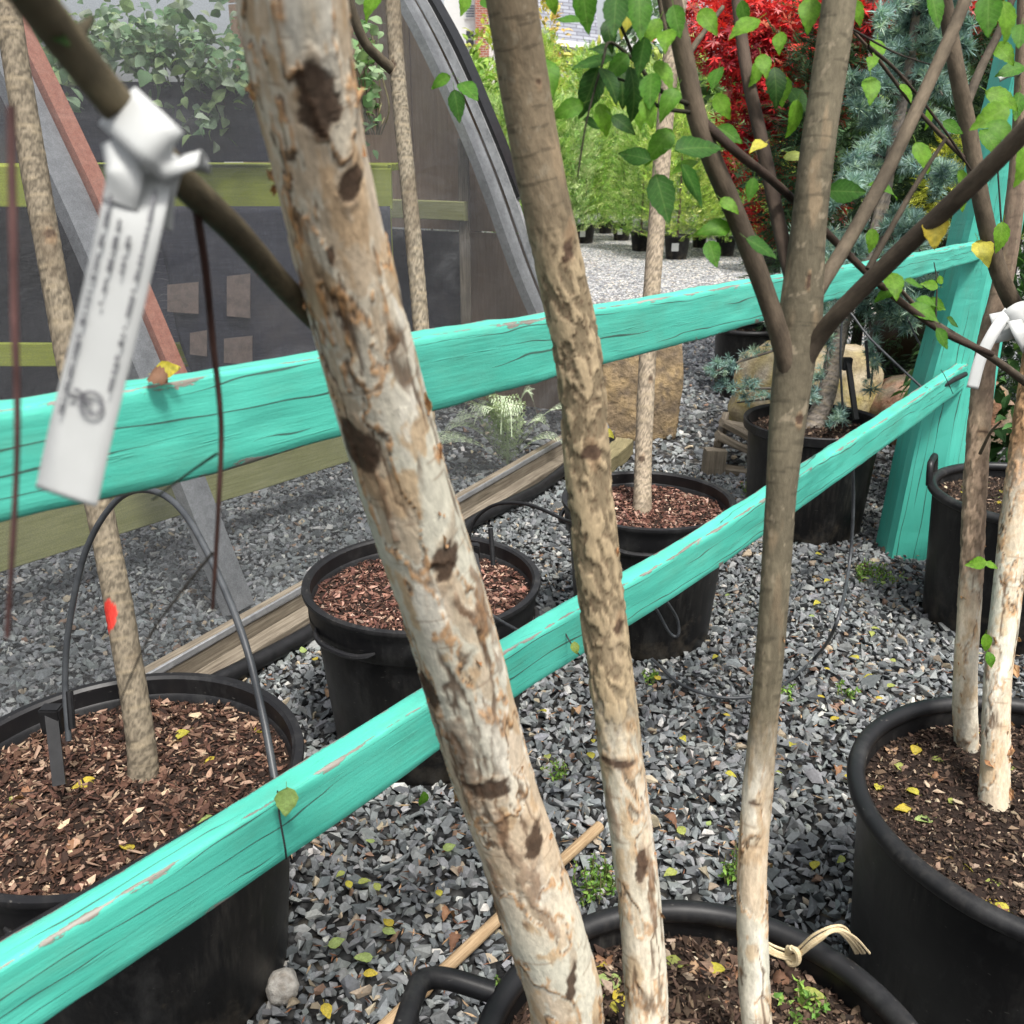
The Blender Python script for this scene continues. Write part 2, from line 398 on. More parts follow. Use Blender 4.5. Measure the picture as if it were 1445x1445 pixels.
def gravel_ground():
    t = NT('gravel_ground'); v = t.coord()
    d = t.voro(v, 36, 'Distance'); cc = t.voro(v, 36, 'Color'); big = t.noise(v, .6, 5)
    sep = t.n('ShaderNodeSeparateColor'); t.l(cc, sep.inputs[0])
    st = t.ramp(sep.outputs[0], [(0, (.09, .095, .105)), (.5, (.24, .245, .25)), (.9, (.40, .39, .37)), (1, (.5, .42, .3))])
    gap = t.ramp(d, [(.35, 1.), (.62, .25)])
    c = t.mix(1.0, st, gap, 'MULTIPLY')
    c = t.mix(t.ramp(big, [(.52, 0.), (.75, .35)]), c, (.12, .09, .065))
    sp = t.n('ShaderNodeSeparateXYZ'); t.l(v, sp.inputs[0])          # dark fines under the near stones, far yard lightened to paint in its sunlight
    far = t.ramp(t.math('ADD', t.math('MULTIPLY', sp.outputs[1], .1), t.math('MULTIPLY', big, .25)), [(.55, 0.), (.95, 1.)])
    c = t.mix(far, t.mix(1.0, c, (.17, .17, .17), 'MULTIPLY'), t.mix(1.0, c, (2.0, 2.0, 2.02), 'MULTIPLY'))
    return t.fin(c, .85, t.bump(t.ramp(d, [(0, 1.), (.7, 0.)]), .9, .02), .25)
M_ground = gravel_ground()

# ------------------------------------------------------------------ ground
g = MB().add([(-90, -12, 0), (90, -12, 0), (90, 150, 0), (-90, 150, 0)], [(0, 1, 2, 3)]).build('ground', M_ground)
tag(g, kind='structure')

# ------------------------------------------------------------------ pots: where they stand (x, y, rim radius, height)
POT = dict(L=(-.684, 1.37, .317, .45), A=(-.224, 2.145, .295, .45), B=(.417, 2.72, .264, .45), C=(1.196, 3.63, .27, .45),
           D=(1.62, 2.78, .30, .45), E=(.90, 1.27, .335, .45), F=(.228, .783, .283, .45))
blockers = [(x, y, r * .80) for x, y, r, h in POT.values()]

# ------------------------------------------------------------------ gravel (real stones)
def make_gravel():
    r = np.random.default_rng(3)
    var = [hull_variant(r.integers(8, 11), (r.uniform(.65, 1.0), r.uniform(.55, .9)), r) for _ in range(18)]
    def field(y0, y1, sp, smin, smax, zlo, zhi, keep=1.0):
        xs = np.arange(-5.5, 6.5, sp); ys = np.arange(y0, y1, sp); X, Y = np.meshgrid(xs, ys); X = X.ravel() + r.uniform(-.6, .6, X.size) * sp; Y = Y.ravel() + r.uniform(-.6, .6, Y.size) * sp
        V = np.stack([X, Y, 0 * X], 1); px, py, a = proj(V)
        ok = (a > .3) & (px > -190) & (px < 1640) & (py < 1640) & (r.random(len(X)) < keep)
        for bx, by, br in blockers: ok &= (X - bx) ** 2 + (Y - by) ** 2 > br * br
        V = V[ok]; V[:, 2] = r.uniform(zlo, zhi, len(V)); s = smin + (smax - smin) * r.random(len(V)) ** 2.0 * np.where(r.random(len(V)) < .06, 1.45, 1.0)
        return V, s
    V1, s1 = field(.75, 4.4, .0195, .0110, .0195, .001, .007)
    V2, s2 = field(.75, 4.4, .031, .0110, .0265, .006, .016, .85)
    V3, s3 = field(4.4, 8.5, .042, .016, .030, -.002, .012)
    V = np.vstack([V1, V2, V3]); s = np.concatenate([s1, s2, s3]); n = len(V)
    col = pal(n, [(.098, .107, .110), (.142, .152, .155), (.185, .195, .196), (.245, .252, .248), (.38, .375, .35), (.30, .25, .18), (.18, .115, .08)],
              [.27, .32, .24, .10, .03, .03, .012], .14, r)
    dk = fbm(V * np.array([1.4, 1.4, 1]), 9, 3); col *= ((0.78 + .66 * dk) * (1 + .55 * sstep(3.2, 6.5, V[:, 1])))[:, None]      # patches of damp and dry stone; far stones lightened as painted sunlight
    sc3 = s[:, None] * np.stack([r.uniform(.85, 1.45, n), r.uniform(.75, 1.1, n), r.uniform(.8, 1.15, n)], 1)
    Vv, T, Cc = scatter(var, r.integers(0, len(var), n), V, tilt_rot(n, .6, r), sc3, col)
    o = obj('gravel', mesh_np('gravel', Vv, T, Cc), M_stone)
    tag(o, 'loose grey crushed stone covering the nursery ground', 'gravel', kind='stuff')
make_gravel()
# small woody litter between the stones
def make_litter():
    r = np.random.default_rng(5); n = 6500
    X = r.uniform(-1.2, 2.2, n); Y = r.uniform(.8, 4.6, n); V = np.stack([X, Y, r.uniform(.014, .024, n)], 1)
    den = fbm(V * np.array([2.2, 2.2, 1]), 31, 3); ok = den > .46
    for bx, by, br in blockers: ok &= (X - bx) ** 2 + (Y - by) ** 2 > (br + .02) ** 2
    V = V[ok]; n = len(V); bx = hull_variant(8, (.5, .3), r)
    col = pal(n, [(.20, .09, .05), (.33, .20, .11), (.08, .04, .025), (.42, .30, .18)], [3, 2, 2, 1], .2, r)
    L = r.uniform(.006, .020, n); th = r.uniform(.0012, .004, n)
    Vv, T, Cc = scatter([bx], np.zeros(n, int), V, tilt_rot(n, .25, r), np.stack([L, th * 1.6, th * 2], 1), col)
    tag(obj('woody_litter', mesh_np('woody_litter', Vv, T, Cc), M_chip), 'scattered brown twigs and bark bits between the stones', 'litter', kind='stuff')
make_litter()

# ------------------------------------------------------------------ pots
def ring_prof(cr, cz, r, n=10): return [(cr + r * math.cos(t), cz + r * math.sin(t)) for t in np.linspace(0, 2 * math.pi, n, endpoint=False)]
def make_pot(key, style, label, group=None, handles=(), loc=None):
    x, y, R, h = loc or POT[key]
    t = thing('nursery_pot', (x, y, 0), label, 'pot', group); c = (x, y, 0); soil = h - .055
    N = 96
    if style == 'collar':
        MB().lathe([(.0, .012), (.74 * R, .012), (.775 * R, .0), (.80 * R, .012), (.905 * R, h - .10), (.915 * R, h - .098), (.955 * R, h - .085), (.962 * R, h - .062)], N, c).build('body', M_plastic, t, True)
        MB().lathe([(.955 * R, h - .066), (.968 * R, h - .03), (.985 * R, h - .014), (R, h - .010), (R * 1.004, h - .004), (R, h + .002), (R - .014, h + .003), (R - .020, h - .002), (.935 * R, h - .035), (.920 * R, h - .04), (.905 * R, soil - .03)], N, c).build('rim', M_rim, t, True)
        for ang in handles:      # moulded hand grips under the collar
            m = MB(); a0 = R_(ang); pts = []
            for q in np.linspace(-.36, .36, 14):
                k = 1 - (q / .36) ** 4
                pts.append((x + (.955 * R + .016 * k) * math.cos(a0 + q), y + (.955 * R + .016 * k) * math.sin(a0 + q), h - .062 - .012 * k))
            m.tube(pts, [.0035] + [.0075] * 12 + [.0035], 8); m.build('hand_grip', M_rim, t, True)
    else:
        flare = 1.02 if style == 'flare' else .955
        MB().lathe([(.0, .012), (.80 * R, .012), (.82 * R, .0), (.84 * R, .012), (.935 * R, h - .032), (.94 * R, h - .006)], N, c).build('body', M_plastic, t, True)
        if style == 'roll':
            MB().lathe(ring_prof(R - .015, h - .010, .0155, 14), N, c, True).build('rim', M_rim, t, True)
        else:
            MB().lathe([(.925 * R, h - .05), (.945 * R, h - .045), (R, h - .036), (R * 1.012, h - .004), (R * 1.0, h + .001), (R * .955, h - .008), (.93 * R, h - .03)], N, c).build('rim', M_rim, t, True)
        MB().lathe([(.93 * R, h - .012), (.91 * R, soil - .03)], N, c).build('inner_wall', M_plastic, t, True)
        for ang, tilt, hs0 in [(*q, 1.0)[:3] for q in handles]:   # D shaped lifting handles on the rim
            a0 = R_(ang); rad = np.array([math.cos(a0), math.sin(a0), 0]); tan = np.array([-math.sin(a0), math.cos(a0), 0])
            o = np.array([x, y, h - .010]) + rad * (R - .012); out = unit(rad * math.cos(R_(tilt)) + np.array([0, 0, 1]) * math.sin(R_(tilt)))
            pts = [o + tan * a_ * hs0 + out * b_ * hs0 for a_, b_ in ((-.062, 0), (-.060, .045), (-.050, .066), (-.03, .070), (.03, .070), (.050, .066), (.060, .045), (.062, 0))]
            MB().tube(spline(pts, 40), .0105 * hs0, 10).build('handle', M_rim, t, True)
    return t
def make_mulch(key, n, colors, wts, label, lmin=.005, lmax=.02, loc=None, dome=.012):
    x, y, R, h = loc or POT[key]; soil = h - .052; r = np.random.default_rng(abs(hash(key)) % 1000 if False else sum(map(ord, key)) + 5)
    rad = np.sqrt(np.linspace(0, 1, 26)) * R * .925; th = np.arange(72) * 2 * math.pi / 72
    Rr, Tt = np.meshgrid(rad, th, indexing='ij'); X = x + Rr * np.cos(Tt); Y = y + Rr * np.sin(Tt)
    def hgt(X, Y): return soil + dome * (1 - ((X - x) ** 2 + (Y - y) ** 2) / (R * R)) + .022 * (fbm(np.stack([X * 16, Y * 16, 0 * X], -1), 4, 4) - .5)
    Vs = np.stack([X, Y, hgt(X, Y)], -1).reshape(-1, 3); Fs = grid_faces(26, 72)
    Ts = np.vstack([Fs[:, [0, 1, 2]], Fs[:, [0, 2, 3]]])
    q = np.sqrt(r.random(n)) * R * .91; a = r.uniform(0, 2 * math.pi, n); px = x + q * np.cos(a); py = y + q * np.sin(a)
    pos = np.stack([px, py, hgt(px, py) + r.uniform(0, .007, n)], 1)
    var = [hull_variant(7, (.5, .25), r) for _ in range(6)]
    L = lmin + (lmax - lmin) * r.random(n) ** 2.6; th_ = L * r.uniform(.22, .8, n)
    V, T, Cc = scatter(var, r.integers(0, 6, n), pos, tilt_rot(n, .6, r), np.stack([L, th_ * 1.5, th_ * 1.6], 1), pal(n, colors, wts, .22, r))
    V = np.vstack([Vs, V]); T = np.vstack([Ts, T + len(Vs)]); Cc = np.vstack([np.tile([.018, .011, .008], (len(Vs), 1)), Cc])
    o = obj('bark_mulch', mesh_np('bark_mulch', V, T, Cc), M_chip)
    tag(o, label, 'mulch', kind='stuff'); return hgt
REDM = ([(.12, .055, .040), (.21, .11, .08), (.33, .20, .15), (.045, .022, .017), (.45, .32, .25)], [.34, .24, .12, .25, .05])
DARKM = ([(.045, .027, .019), (.085, .055, .038), (.018, .012, .009), (.19, .13, .09), (.36, .28, .20)], [.34, .25, .26, .11, .04])
BRM = ([(.075, .038, .026), (.135, .076, .052), (.27, .18, .125), (.026, .015, .011), (.40, .29, .20)], [.33, .23, .13, .27, .04])
make_pot('L', 'collar', 'large black plastic pot whose tree has a red paint mark on its trunk', handles=(-80,))
make_pot('A', 'collar', 'black plastic pot of reddish mulch with an arching drip tube at its edge', handles=(-128, -28))
make_pot('B', 'collar', 'black plastic pot of reddish mulch in front of the flat brown rock', handles=(-100, 168))
make_pot('C', 'flare', 'black plastic pot with a flared rim holding the blue cedar', handles=())
make_pot('D', 'roll', 'black rolled-rim pot against the foot of the teal post', handles=((150, 84),))
make_pot('E', 'roll', 'big black rolled-rim pot holding the two-stemmed birch', handles=((-62, 20),))
make_pot('F', 'roll', 'black rolled-rim pot with a piece of rope tied over its edge', handles=((170, 14, 1.35),))
HL = make_mulch('L', 7600, *BRM, 'coarse brown bark mulch around the red-marked trunk')
HA = make_mulch('A', 5200, *REDM, 'reddish bark mulch in the pot with the arching drip tube')
HB = make_mulch('B', 4400, *REDM, 'reddish bark mulch in the pot before the flat brown rock')
HC = make_mulch('C', 2000, *DARKM, 'dark mulch under the blue cedar')
HD = make_mulch('D', 4500, *DARKM, 'dark soil strewn with leaves in the pot by the teal post', .004, .014)
HE = make_mulch('E', 10500, *DARKM, 'dark crumbly soil around the two-stemmed birch', .003, .013)
HF = make_mulch('F', 9000, *DARKM, 'dark soil and litter in the pot with the rope', .004, .018)
#@@PART2

# ------------------------------------------------------------------ tree stems
def stem_mesh(name, ctrl, rads, nseg, n, style, flare=0.0, seed=0, **kw):
    pts = spline(ctrl, nseg); rad = np.interp(np.linspace(0, 1, nseg), np.linspace(0, 1, len(rads)), rads)
    s = np.concatenate([[0], np.cumsum(np.linalg.norm(np.diff(pts, axis=0), axis=1))])
    if flare: rad = rad * (1 + flare * np.exp(-s / .03))
    V, dirs, th = sweep(pts, rad, n)
    ra = np.mean(rad)
    tc = np.stack([np.broadcast_to(np.cos(th) * ra, (nseg, n)), np.broadcast_to(np.sin(th) * ra, (nseg, n)), np.broadcast_to(s[:, None], (nseg, n))], -1)
    disp, col = style(tc + seed * 3.7, s[:, None] / s[-1], V, **kw)
    # small swellings so that the outline is never a clean cylinder
    disp = disp + ra * .10 * (fbm(tc * np.array([14, 14, 9]) + seed, 3, 3) - .5)
    V = V + dirs * disp[..., None]
    return mesh_np(name, V.reshape(-1, 3), grid_faces(nseg, n), col.reshape(-1, 3), tc.reshape(-1, 3), True)
def cst(c, like): return np.broadcast_to(np.array(c, float), like.shape + (3,))
def spots(V, marks, col, disp, dark):
    """knots and branch scars given as points on the photo side of the stem"""
    for q, (p, rx, rz) in enumerate(marks):
        d = V - np.asarray(p); d = d + (fbm(V * 55 + q, 70, 3) - .5)[..., None] * .9 * min(rx, rz) + (fbm(V * 190 + q, 71, 3) - .5)[..., None] * .5 * min(rx, rz)
        e = np.sqrt((d[..., 0] ** 2 + d[..., 1] ** 2) / rx ** 2 + d[..., 2] ** 2 / rz ** 2) + .7 * (fbm(V * 120, 77, 4) - .5)
        eh = np.sqrt((d[..., 0] ** 2 + d[..., 1] ** 2) / rx ** 2 + d[..., 2] ** 2 / (rz * 2.4) ** 2) + .9 * (fbm(V * np.array([150, 150, 60]), 81, 4) - .5)
        m = sstep(1.05, .80, e); halo = sstep(1.0, .6, eh)
        col = lerp(col, cst((.27, .175, .10), e) * (.45 + 1.1 * fbm(V * 200, 6, 4))[..., None], halo * .45)
        col = lerp(col, cst(dark, e) * (0.4 + 1.7 * fbm(V * 260, 5, 4))[..., None], m * .93); disp = disp - .0008 * m + .0009 * halo
    return col, disp
def st_birch(tc, h, V, marks=(), tan=1.0):
    sh = tc[..., 0]
    q = tc + (fbm(tc * np.array([45, 45, 22]), 8, 4) - .5)[..., None] * np.array([.016, .016, .03])
    pl = fbm(q * np.array([34, 34, 10]), 1, 5); fine = fbm(tc * np.array([170, 170, 70]), 2, 4); mid = fbm(q * np.array([60, 60, 26]), 19, 5)
    big = fbm(tc * np.array([9, 9, 5]), 12, 3)
    pale = lerp(cst((.60, .53, .41), sh), cst((.50, .48, .39), sh), sstep(.35, .65, big))
    pale = lerp(pale, cst((.66, .62, .52), sh), sstep(.5, .72, fbm(tc * np.array([40, 40, 12]), 21, 3)))
    col = pale * (.87 + .26 * fine)[..., None]
    col = lerp(col, cst((.43, .285, .145), sh), tan * sstep(.585, .66, mid) * .7)
    low = sstep(.485, .455, pl)                                            # sheets that have come away show the inner bark
    col = lerp(col, cst((.44, .31, .19), sh) * (.6 + .8 * fine)[..., None], sstep(.455, .43, pl) * .55 * tan)
    lip = np.exp(-((pl - .492) / .016) ** 2); col = lerp(col, cst((.42, .22, .085), sh), lip * .85 * tan)
    edge = np.exp(-((pl - .474) / .010) ** 2) * sstep(.38, .55, mid); col = lerp(col, cst((.060, .033, .018), sh), np.clip(edge, 0, 1) * .9)
    crack = sstep(.92, .985, 1 - np.abs(2 * fbm(q * np.array([48, 48, 6]), 14, 4) - 1)) * sstep(.47, .6, fbm(tc * np.array([20, 20, 7]), 33, 3))
    col = lerp(col, cst((.085, .048, .027), sh), crack * .85)
    rag = sstep(.655, .685, fbm(q * np.array([38, 38, 8]), 45, 5)); col = lerp(col, cst((.19, .115, .068), sh) * (.35 + 1.3 * fine)[..., None], rag * .75 * (.55 + .45 * sstep(.3, .6, mid)))      # old brown bark left on in streaks
    len_ = sstep(.74, .79, fbm(tc * np.array([24, 24, 260]), 41, 2)); col = lerp(col, cst((.20, .13, .08), sh), len_ * .45)
    disp = .0011 * sstep(.47, .50, pl) - .0010 * crack + .0010 * (fine - .5) + .0012 * rag * (fine + .3) + .0005 * lip
    col, disp = spots(V, marks, col, disp, (.042, .025, .016))
    return disp, np.clip(col, .01, .85)
def st_mixed(tc, h, V, lo=.3, hi=.45, brown=(.20, .145, .095), grey=(.16, .12, .08), rough=1.0, marks=(), top=.55):
    """pale papery foot, flaking middle, smooth brown top"""
    sh = tc[..., 0]; d1, c1 = st_birch(tc, h, V, (), .8)
    q = tc + (fbm(tc * np.array([30, 30, 18]), 8, 3) - .5)[..., None] * .03
    fl = fbm(q * np.array([150, 150, 58]), 3, 5); fine = fbm(tc * np.array([190, 190, 120]), 2, 4); big = fbm(tc * np.array([16, 16, 6]), 4, 4)
    c2 = lerp(cst(brown, sh), cst(np.array(brown) * 1.9, sh), sstep(.48, .60, fl) * rough)
    c2 = lerp(c2, cst((.085, .050, .030), sh), np.exp(-((fl - .47) / .016) ** 2) * .72 * rough)
    c2 = lerp(c2, cst((.42, .33, .22), sh), sstep(.60, .72, big) * .6 * rough)
    c3 = lerp(cst(grey, sh), cst(np.array(grey) * 1.55, sh), sstep(.35, .7, big)) ; c3 = lerp(c3, cst((.27, .20, .125), sh), sstep(.62, .75, fbm(tc * np.array([60, 60, 14]), 29, 3)) * .6); c3 = lerp(c3, cst(np.array(grey) * .45, sh), sstep(.64, .72, fbm(tc * np.array([36, 36, 230]), 31, 3)) * .55); c3 = lerp(c3, cst((.24, .20, .14), sh), sstep(.66, .72, fbm(tc * np.array([150, 150, 100]), 37, 3)) * .7); c3 = lerp(c3, cst(np.array(grey) * .5, sh), sstep(.62, .70, fbm(tc * np.array([45, 45, 7]), 39, 4)) * .5)
    hh = h + .16 * (big - .5)
    c = lerp(c2 * (.75 + .5 * fine)[..., None], c3 * (.8 + .4 * fine)[..., None], sstep(top - .06, top + .08, hh))
    k = sstep(hi, lo, hh + .10 * (fl - .5)); c = lerp(c, c1, k)
    disp = d1 * k + (1 - k) * (.0020 * rough * sstep(.46, .56, fl) * sstep(top + .1, top - .1, hh) + .0007 * (fine - .5))
    c, disp = spots(V, marks, c, disp, (.05, .03, .02))
    return disp, np.clip(c, .01, .85)
def st_pole(tc, h, V, base=(.20, .155, .11), marks=(), red=None, pale=1.0):
    sh = tc[..., 0]; fine = fbm(tc * np.array([240, 240, 170]), 2, 4); rings = fbm(tc * np.array([22, 22, 150]), 5, 3); big = fbm(tc * np.array([14, 14, 7]), 6, 4)
    c = lerp(cst(np.array(base) * .6, sh), cst(np.array(base) * 1.6, sh), sstep(.3, .7, fine))
    c = lerp(c, cst((.33, .27, .18), sh), sstep(.56, .72, rings) * .55 * pale); c = lerp(c, cst((.10, .075, .05), sh), sstep(.55, .7, big) * .5)
    disp = .0016 * (fine - .5) + .0012 * (rings - .5)
    c, disp = spots(V, marks, c, disp, (.05, .034, .024))
    if red is not None:
        p, rx, rz = red; d = V - np.asarray(p); e = np.sqrt((d[..., 0] ** 2 + d[..., 1] ** 2) / rx ** 2 + d[..., 2] ** 2 / rz ** 2) + .5 * (fbm(V * 120, 7, 3) - .5)
        c = lerp(c, cst((.62, .035, .025), sh), sstep(1, .85, e) * .92)
    return disp, np.clip(c, .01, .8)
def st_twig(tc, h, V, base=(.09, .072, .055)):
    base = np.array(base) * np.array([.60, .63, .58])
    sh = tc[..., 0]; f = fbm(tc * np.array([120, 120, 60]), 2, 3); b = fbm(tc * np.array([20, 20, 8]), 3, 3)
    return .0004 * (f - .5), np.clip(lerp(cst(np.array(base) * .7, sh), cst(np.array(base) * 1.5, sh), sstep(.3, .7, .5 * f + .5 * b)), .01, .8)

# ------------------------------------------------------------------ leaves
def leaf_np(seed, curl=.1, fold=.16, wid=.36, serr=.035, n=9):
    r = np.random.default_rng(seed); t = np.linspace(0, 1, n); wd = wid * (np.sin(np.pi * t ** .80) ** .9) * (1.05 - .35 * t); wd[0] = .012; wd[-1] = .0
    wd = wd + serr * wid * np.where(np.arange(n) % 2, 1, -1) * (wd > .05)
    zz = -curl * (t - .35) ** 2 * 2; L = np.stack([-wd, t, zz + fold * wd + .03 * np.sin(t * 7 + seed)], 1); Mid = np.stack([0.02 * np.sin(t * 4 + seed), t, zz], 1); Rr = np.stack([wd, t, zz + fold * wd + .03 * np.sin(t * 6 + 2 * seed)], 1)
    V = np.vstack([L, Mid, Rr]); Fc = []
    for i in range(n - 1):
        Fc += [(i, i + 1, n + i + 1), (i, n + i + 1, n + i), (n + i, n + i + 1, 2 * n + i + 1), (n + i, 2 * n + i + 1, 2 * n + i)]
    b = len(V)   # stalk
    V = np.vstack([V, [(-.008, -.22, .03), (.008, -.22, .03), (.008, .0, 0), (-.008, 0, 0)]]); Fc += [(b, b + 1, b + 2), (b, b + 2, b + 3)]
    V[:, 1] -= .0
    return V, np.array(Fc)
def leaf_me(name, seed, c_edge, c_mid, **kw):
    V, T = leaf_np(seed, **kw); n = (len(V) - 4) // 3; r = np.random.default_rng(seed + 50)
    col = np.tile(np.array(c_edge, float), (len(V), 1)); col[n:2 * n] = c_mid; col[-4:] = np.array(c_mid) * .8
    col *= 1 + r.normal(0, .07, (len(V), 1))
    me = mesh_np(name, V, T, np.clip(col, .005, .9), V + np.array([seed * .0, 0, 0]), smooth=True); return me
GREEN = [leaf_me('green_leaf', i, c, m, curl=.05 + .06 * i, wid=.285 + .02 * (i % 3), n=13) for i, (c, m) in enumerate([((.055, .17, .016), (.09, .22, .03)), ((.028, .095, .014), (.05, .14, .025)), ((.11, .25, .018), (.15, .30, .03)), ((.018, .062, .012), (.035, .09, .02)), ((.075, .20, .016), (.11, .25, .03))])]
YELLOW = [leaf_me('yellow_leaf', 20 + i, c, m, curl=.3 - .1 * i, fold=.3 - .1 * i) for i, (c, m) in enumerate([((.52, .46, .06), (.60, .54, .10)), ((.38, .42, .10), (.46, .50, .16)), ((.58, .44, .05), (.62, .50, .10)), ((.34, .44, .14), (.42, .52, .2))])]
BROWN = [leaf_me('brown_leaf', 40 + i, c, m, curl=1.5 - .3 * i, fold=.9 - .4 * i, serr=.10, n=13) for i, (c, m) in enumerate([((.24, .12, .065), (.30, .17, .10)), ((.34, .21, .12), (.40, .27, .17)), ((.15, .075, .045), (.20, .11, .07))])]
for me in GREEN + YELLOW: me.materials.append(M_leaf)
for me in BROWN: me.materials.append(M_dead)
def mat4(Rm, pos, s):
    M = Matrix.Identity(4)
    for i in range(3):
        for j in range(3): M[i][j] = float(Rm[i][j]) * s
        M[i][3] = float(pos[i])
    return M
def leaf_at(px, py, ang, ln, a, me, parent, tilt=.35, name='leaf', face=1):
    """leaf whose middle is at the pixel, tip turned by ang in the picture plane (90 = hanging)"""
    a0 = R_(ang); d = RIGHT * math.cos(a0) - UP * math.sin(a0) + FWD * random.gauss(0, .25)
    d = unit(d); nrm = unit(-FWD * face + RIGHT * random.gauss(0, tilt) + UP * (random.gauss(0, tilt) + .25))
    Rm = frame_rot(d[None], nrm[None])[0]; s = ln * a / F
    return obj(name, me, None, parent, mat4(Rm, A(px, py, a) - d * s * .5, s))
FALL = {}
def fallen(x, y, z, s, me, label, group, tilt=.25):
    Rm = tilt_rot(1, tilt)[0]
    o = bpy.data.objects.new('fallen_leaf', me); put(o, None, mat4(Rm, (x, y, z), s)); return tag(o, label, 'leaf', group)

# ------------------------------------------------------------------ the birch clump whose stems stand before the rails (pot with the rope)
bF = thing('clump_birch', (.235, .80, .39), 'three-stemmed birch with peeling cream bark, crossing in front of both teal rails', 'tree')
T1c = [(.150, .735, .375), A(812, 1500, 1.04), A(795, 1400, 1.0), A(742, 1230, .93), A(690, 1080, .86), A(640, 900, .775), A(583, 720, .70), A(535, 560, .64), A(487, 380, .575), A(445, 200, .52), A(425, 90, .49), A(405, -60, .455), A(385, -190, .43)]
T1r = [.040, .0395, .039, .0375, .036, .034, .0325, .0305, .0285, .027, .0262, .0255, .025]
def onf(px, py, a, off=.0): return A(px, py, a - off)
mk1 = [(onf(450, 145, .505, .026), .012, .024), (onf(500, 262, .54, .024), .010, .010), (onf(512, 625, .665, .028), .016, .028), (onf(630, 790, .725, .03), .012, .017), (onf(690, 1108, .865, .034), .024, .012),
       (onf(755, 1190, .905, .034), .012, .018), (onf(805, 1385, .985, .036), .006, .03), (onf(405, 300, .57, .015), .010, .016), (onf(610, 970, .80, .02), .012, .022), (onf(465, 320, .56, .027), .003, .03), (onf(640, 560, .64, .02), .003, .02)]
t1 = obj('trunk', stem_mesh('birch_trunk', T1c, T1r, 860, 112, st_birch, seed=1, marks=mk1), M_bark, bF)
t1['label'] = 'thick leaning stem with peeling cream and tan bark'
T2c = [(.20, .81, .38), A(915, 1500, 1.10), A(912, 1400, 1.09), A(900, 1250, 1.06), A(878, 1080, 1.02), A(855, 900, .985), A(833, 700, .94), A(818, 520, .90), A(795, 400, .87), A(765, 260, .835), A(740, 120, .80), A(722, 0, .765), A(706, -120, .74)]
T2r = [.0245, .024, .0235, .0228, .0224, .022, .0216, .0214, .0212, .0212, .0210, .0205, .020]
mk2 = [(onf(835, 640, .925, .02), .010, .009), (onf(870, 880, .985, .018), .008, .008), (onf(905, 1220, 1.05, .022), .007, .022), (onf(800, 355, .865, .02), .008, .014), (onf(765, 115, .80, .02), .006, .005), (onf(870, 1075, 1.02, .02), .02, .006)]
t2 = obj('trunk', stem_mesh('birch_trunk', T2c, T2r, 640, 80, st_mixed, seed=2, lo=.30, hi=.46, brown=(.19, .148, .092), grey=(.128, .100, .065), top=.80, marks=mk2), M_bark, bF)
t2['label'] = 'stem with brown flaking bark above a pale foot'
T3c = [(.275, .83, .38), A(1068, 1480, 1.13), A(1064, 1380, 1.12), A(1062, 1230, 1.09), A(1075, 1050, 1.06), A(1090, 880, 1.03), A(1102, 700, 1.01), A(1115, 560, 1.0), A(1130, 440, .99), A(1140, 330, .975), A(1155, 200, .96), A(1175, 70, .945), A(1192, -60, .93)]
T3r = [.0180, .0178, .0172, .0160, .0158, .0155, .0158, .0200, .0225, .0182, .0172, .0168, .0162]
mk3 = [(onf(1130, 592, 1.0, .017), .006, .005), (onf(1062, 1135, 1.07, .015), .010, .004), (onf(1070, 1235, 1.08, .015), .004, .018), (onf(1140, 400, .985, .02), .003, .010)]
t3 = obj('trunk', stem_mesh('birch_trunk', T3c, T3r, 560, 72, st_mixed, seed=3, lo=.22, hi=.40, brown=(.165, .135, .09), grey=(.104, .089, .060), top=.34, rough=.6, marks=mk3), M_bark, bF)
t3['label'] = 'slender grey-brown stem that forks above the upper rail'
def branch(parent, pts, r0, r1, base=(.12, .088, .062), n=10, seed=4, name='branch'):
    return obj(name, stem_mesh('branch', pts, [r0, r1], max(24, len(pts) * 12), n, st_twig, seed=seed, base=base), M_bark, parent)
b1 = branch(bF, [A(500, 500, .64), A(440, 445, .605), A(395, 398, .555), A(330, 325, .47), A(250, 248, .40), A(150, 130, .34), A(75, 35, .30), A(20, -40, .27)], .0075, .0062, (.15, .115, .075), 14)
b1['label'] = 'thick out-of-focus side branch with the white tag'
b1b = branch(bF, [A(90, 50, .305), A(70, 15, .31), A(48, -40, .315)], .0045, .0035, (.10, .11, .04))
b1c = branch(bF, [A(100, 60, .31), A(130, 25, .33)], .004, .0008, (.10, .08, .05))
b2 = branch(bF, [A(278, 300, .43), A(290, 380, .45), A(300, 480, .48), A(312, 600, .50), A(308, 720, .51), A(300, 860, .53)], .0022, .0011, (.075, .035, .030), 8)
b3 = branch(bF, [A(300, 780, .52), A(260, 830, .53), A(210, 900, .54), A(165, 1000, .56)], .0010, .0005, (.06, .05, .045), 6)
b3b = branch(bF, [A(306, 640, .505), A(270, 665, .52), A(215, 705, .54)], .0009, .0005, (.05, .06, .045), 6)
b3c = branch(bF, [A(15, 150, .30), A(20, 420, .31), A(24, 640, .33), A(10, 900, .36)], .0016, .0010, (.16, .08, .08), 6)
bl1 = branch(bF, [A(1122, 575, 1.0), A(1108, 505, .985), A(1086, 430, .965), A(1045, 320, .94), A(1005, 225, .91), A(985, 170, .895), A(965, 80, .88), A(948, 0, .865), A(935, -80, .85)], .0105, .0085, (.13, .095, .072), 14)
bl2 = branch(bF, [A(1132, 460, .99), A(1118, 395, .985), A(1100, 320, 1.0), A(1075, 200, 1.02), A(1052, 90, 1.03), A(1036, -40, 1.04)], .0085, .0062, (.10, .068, .055), 12)
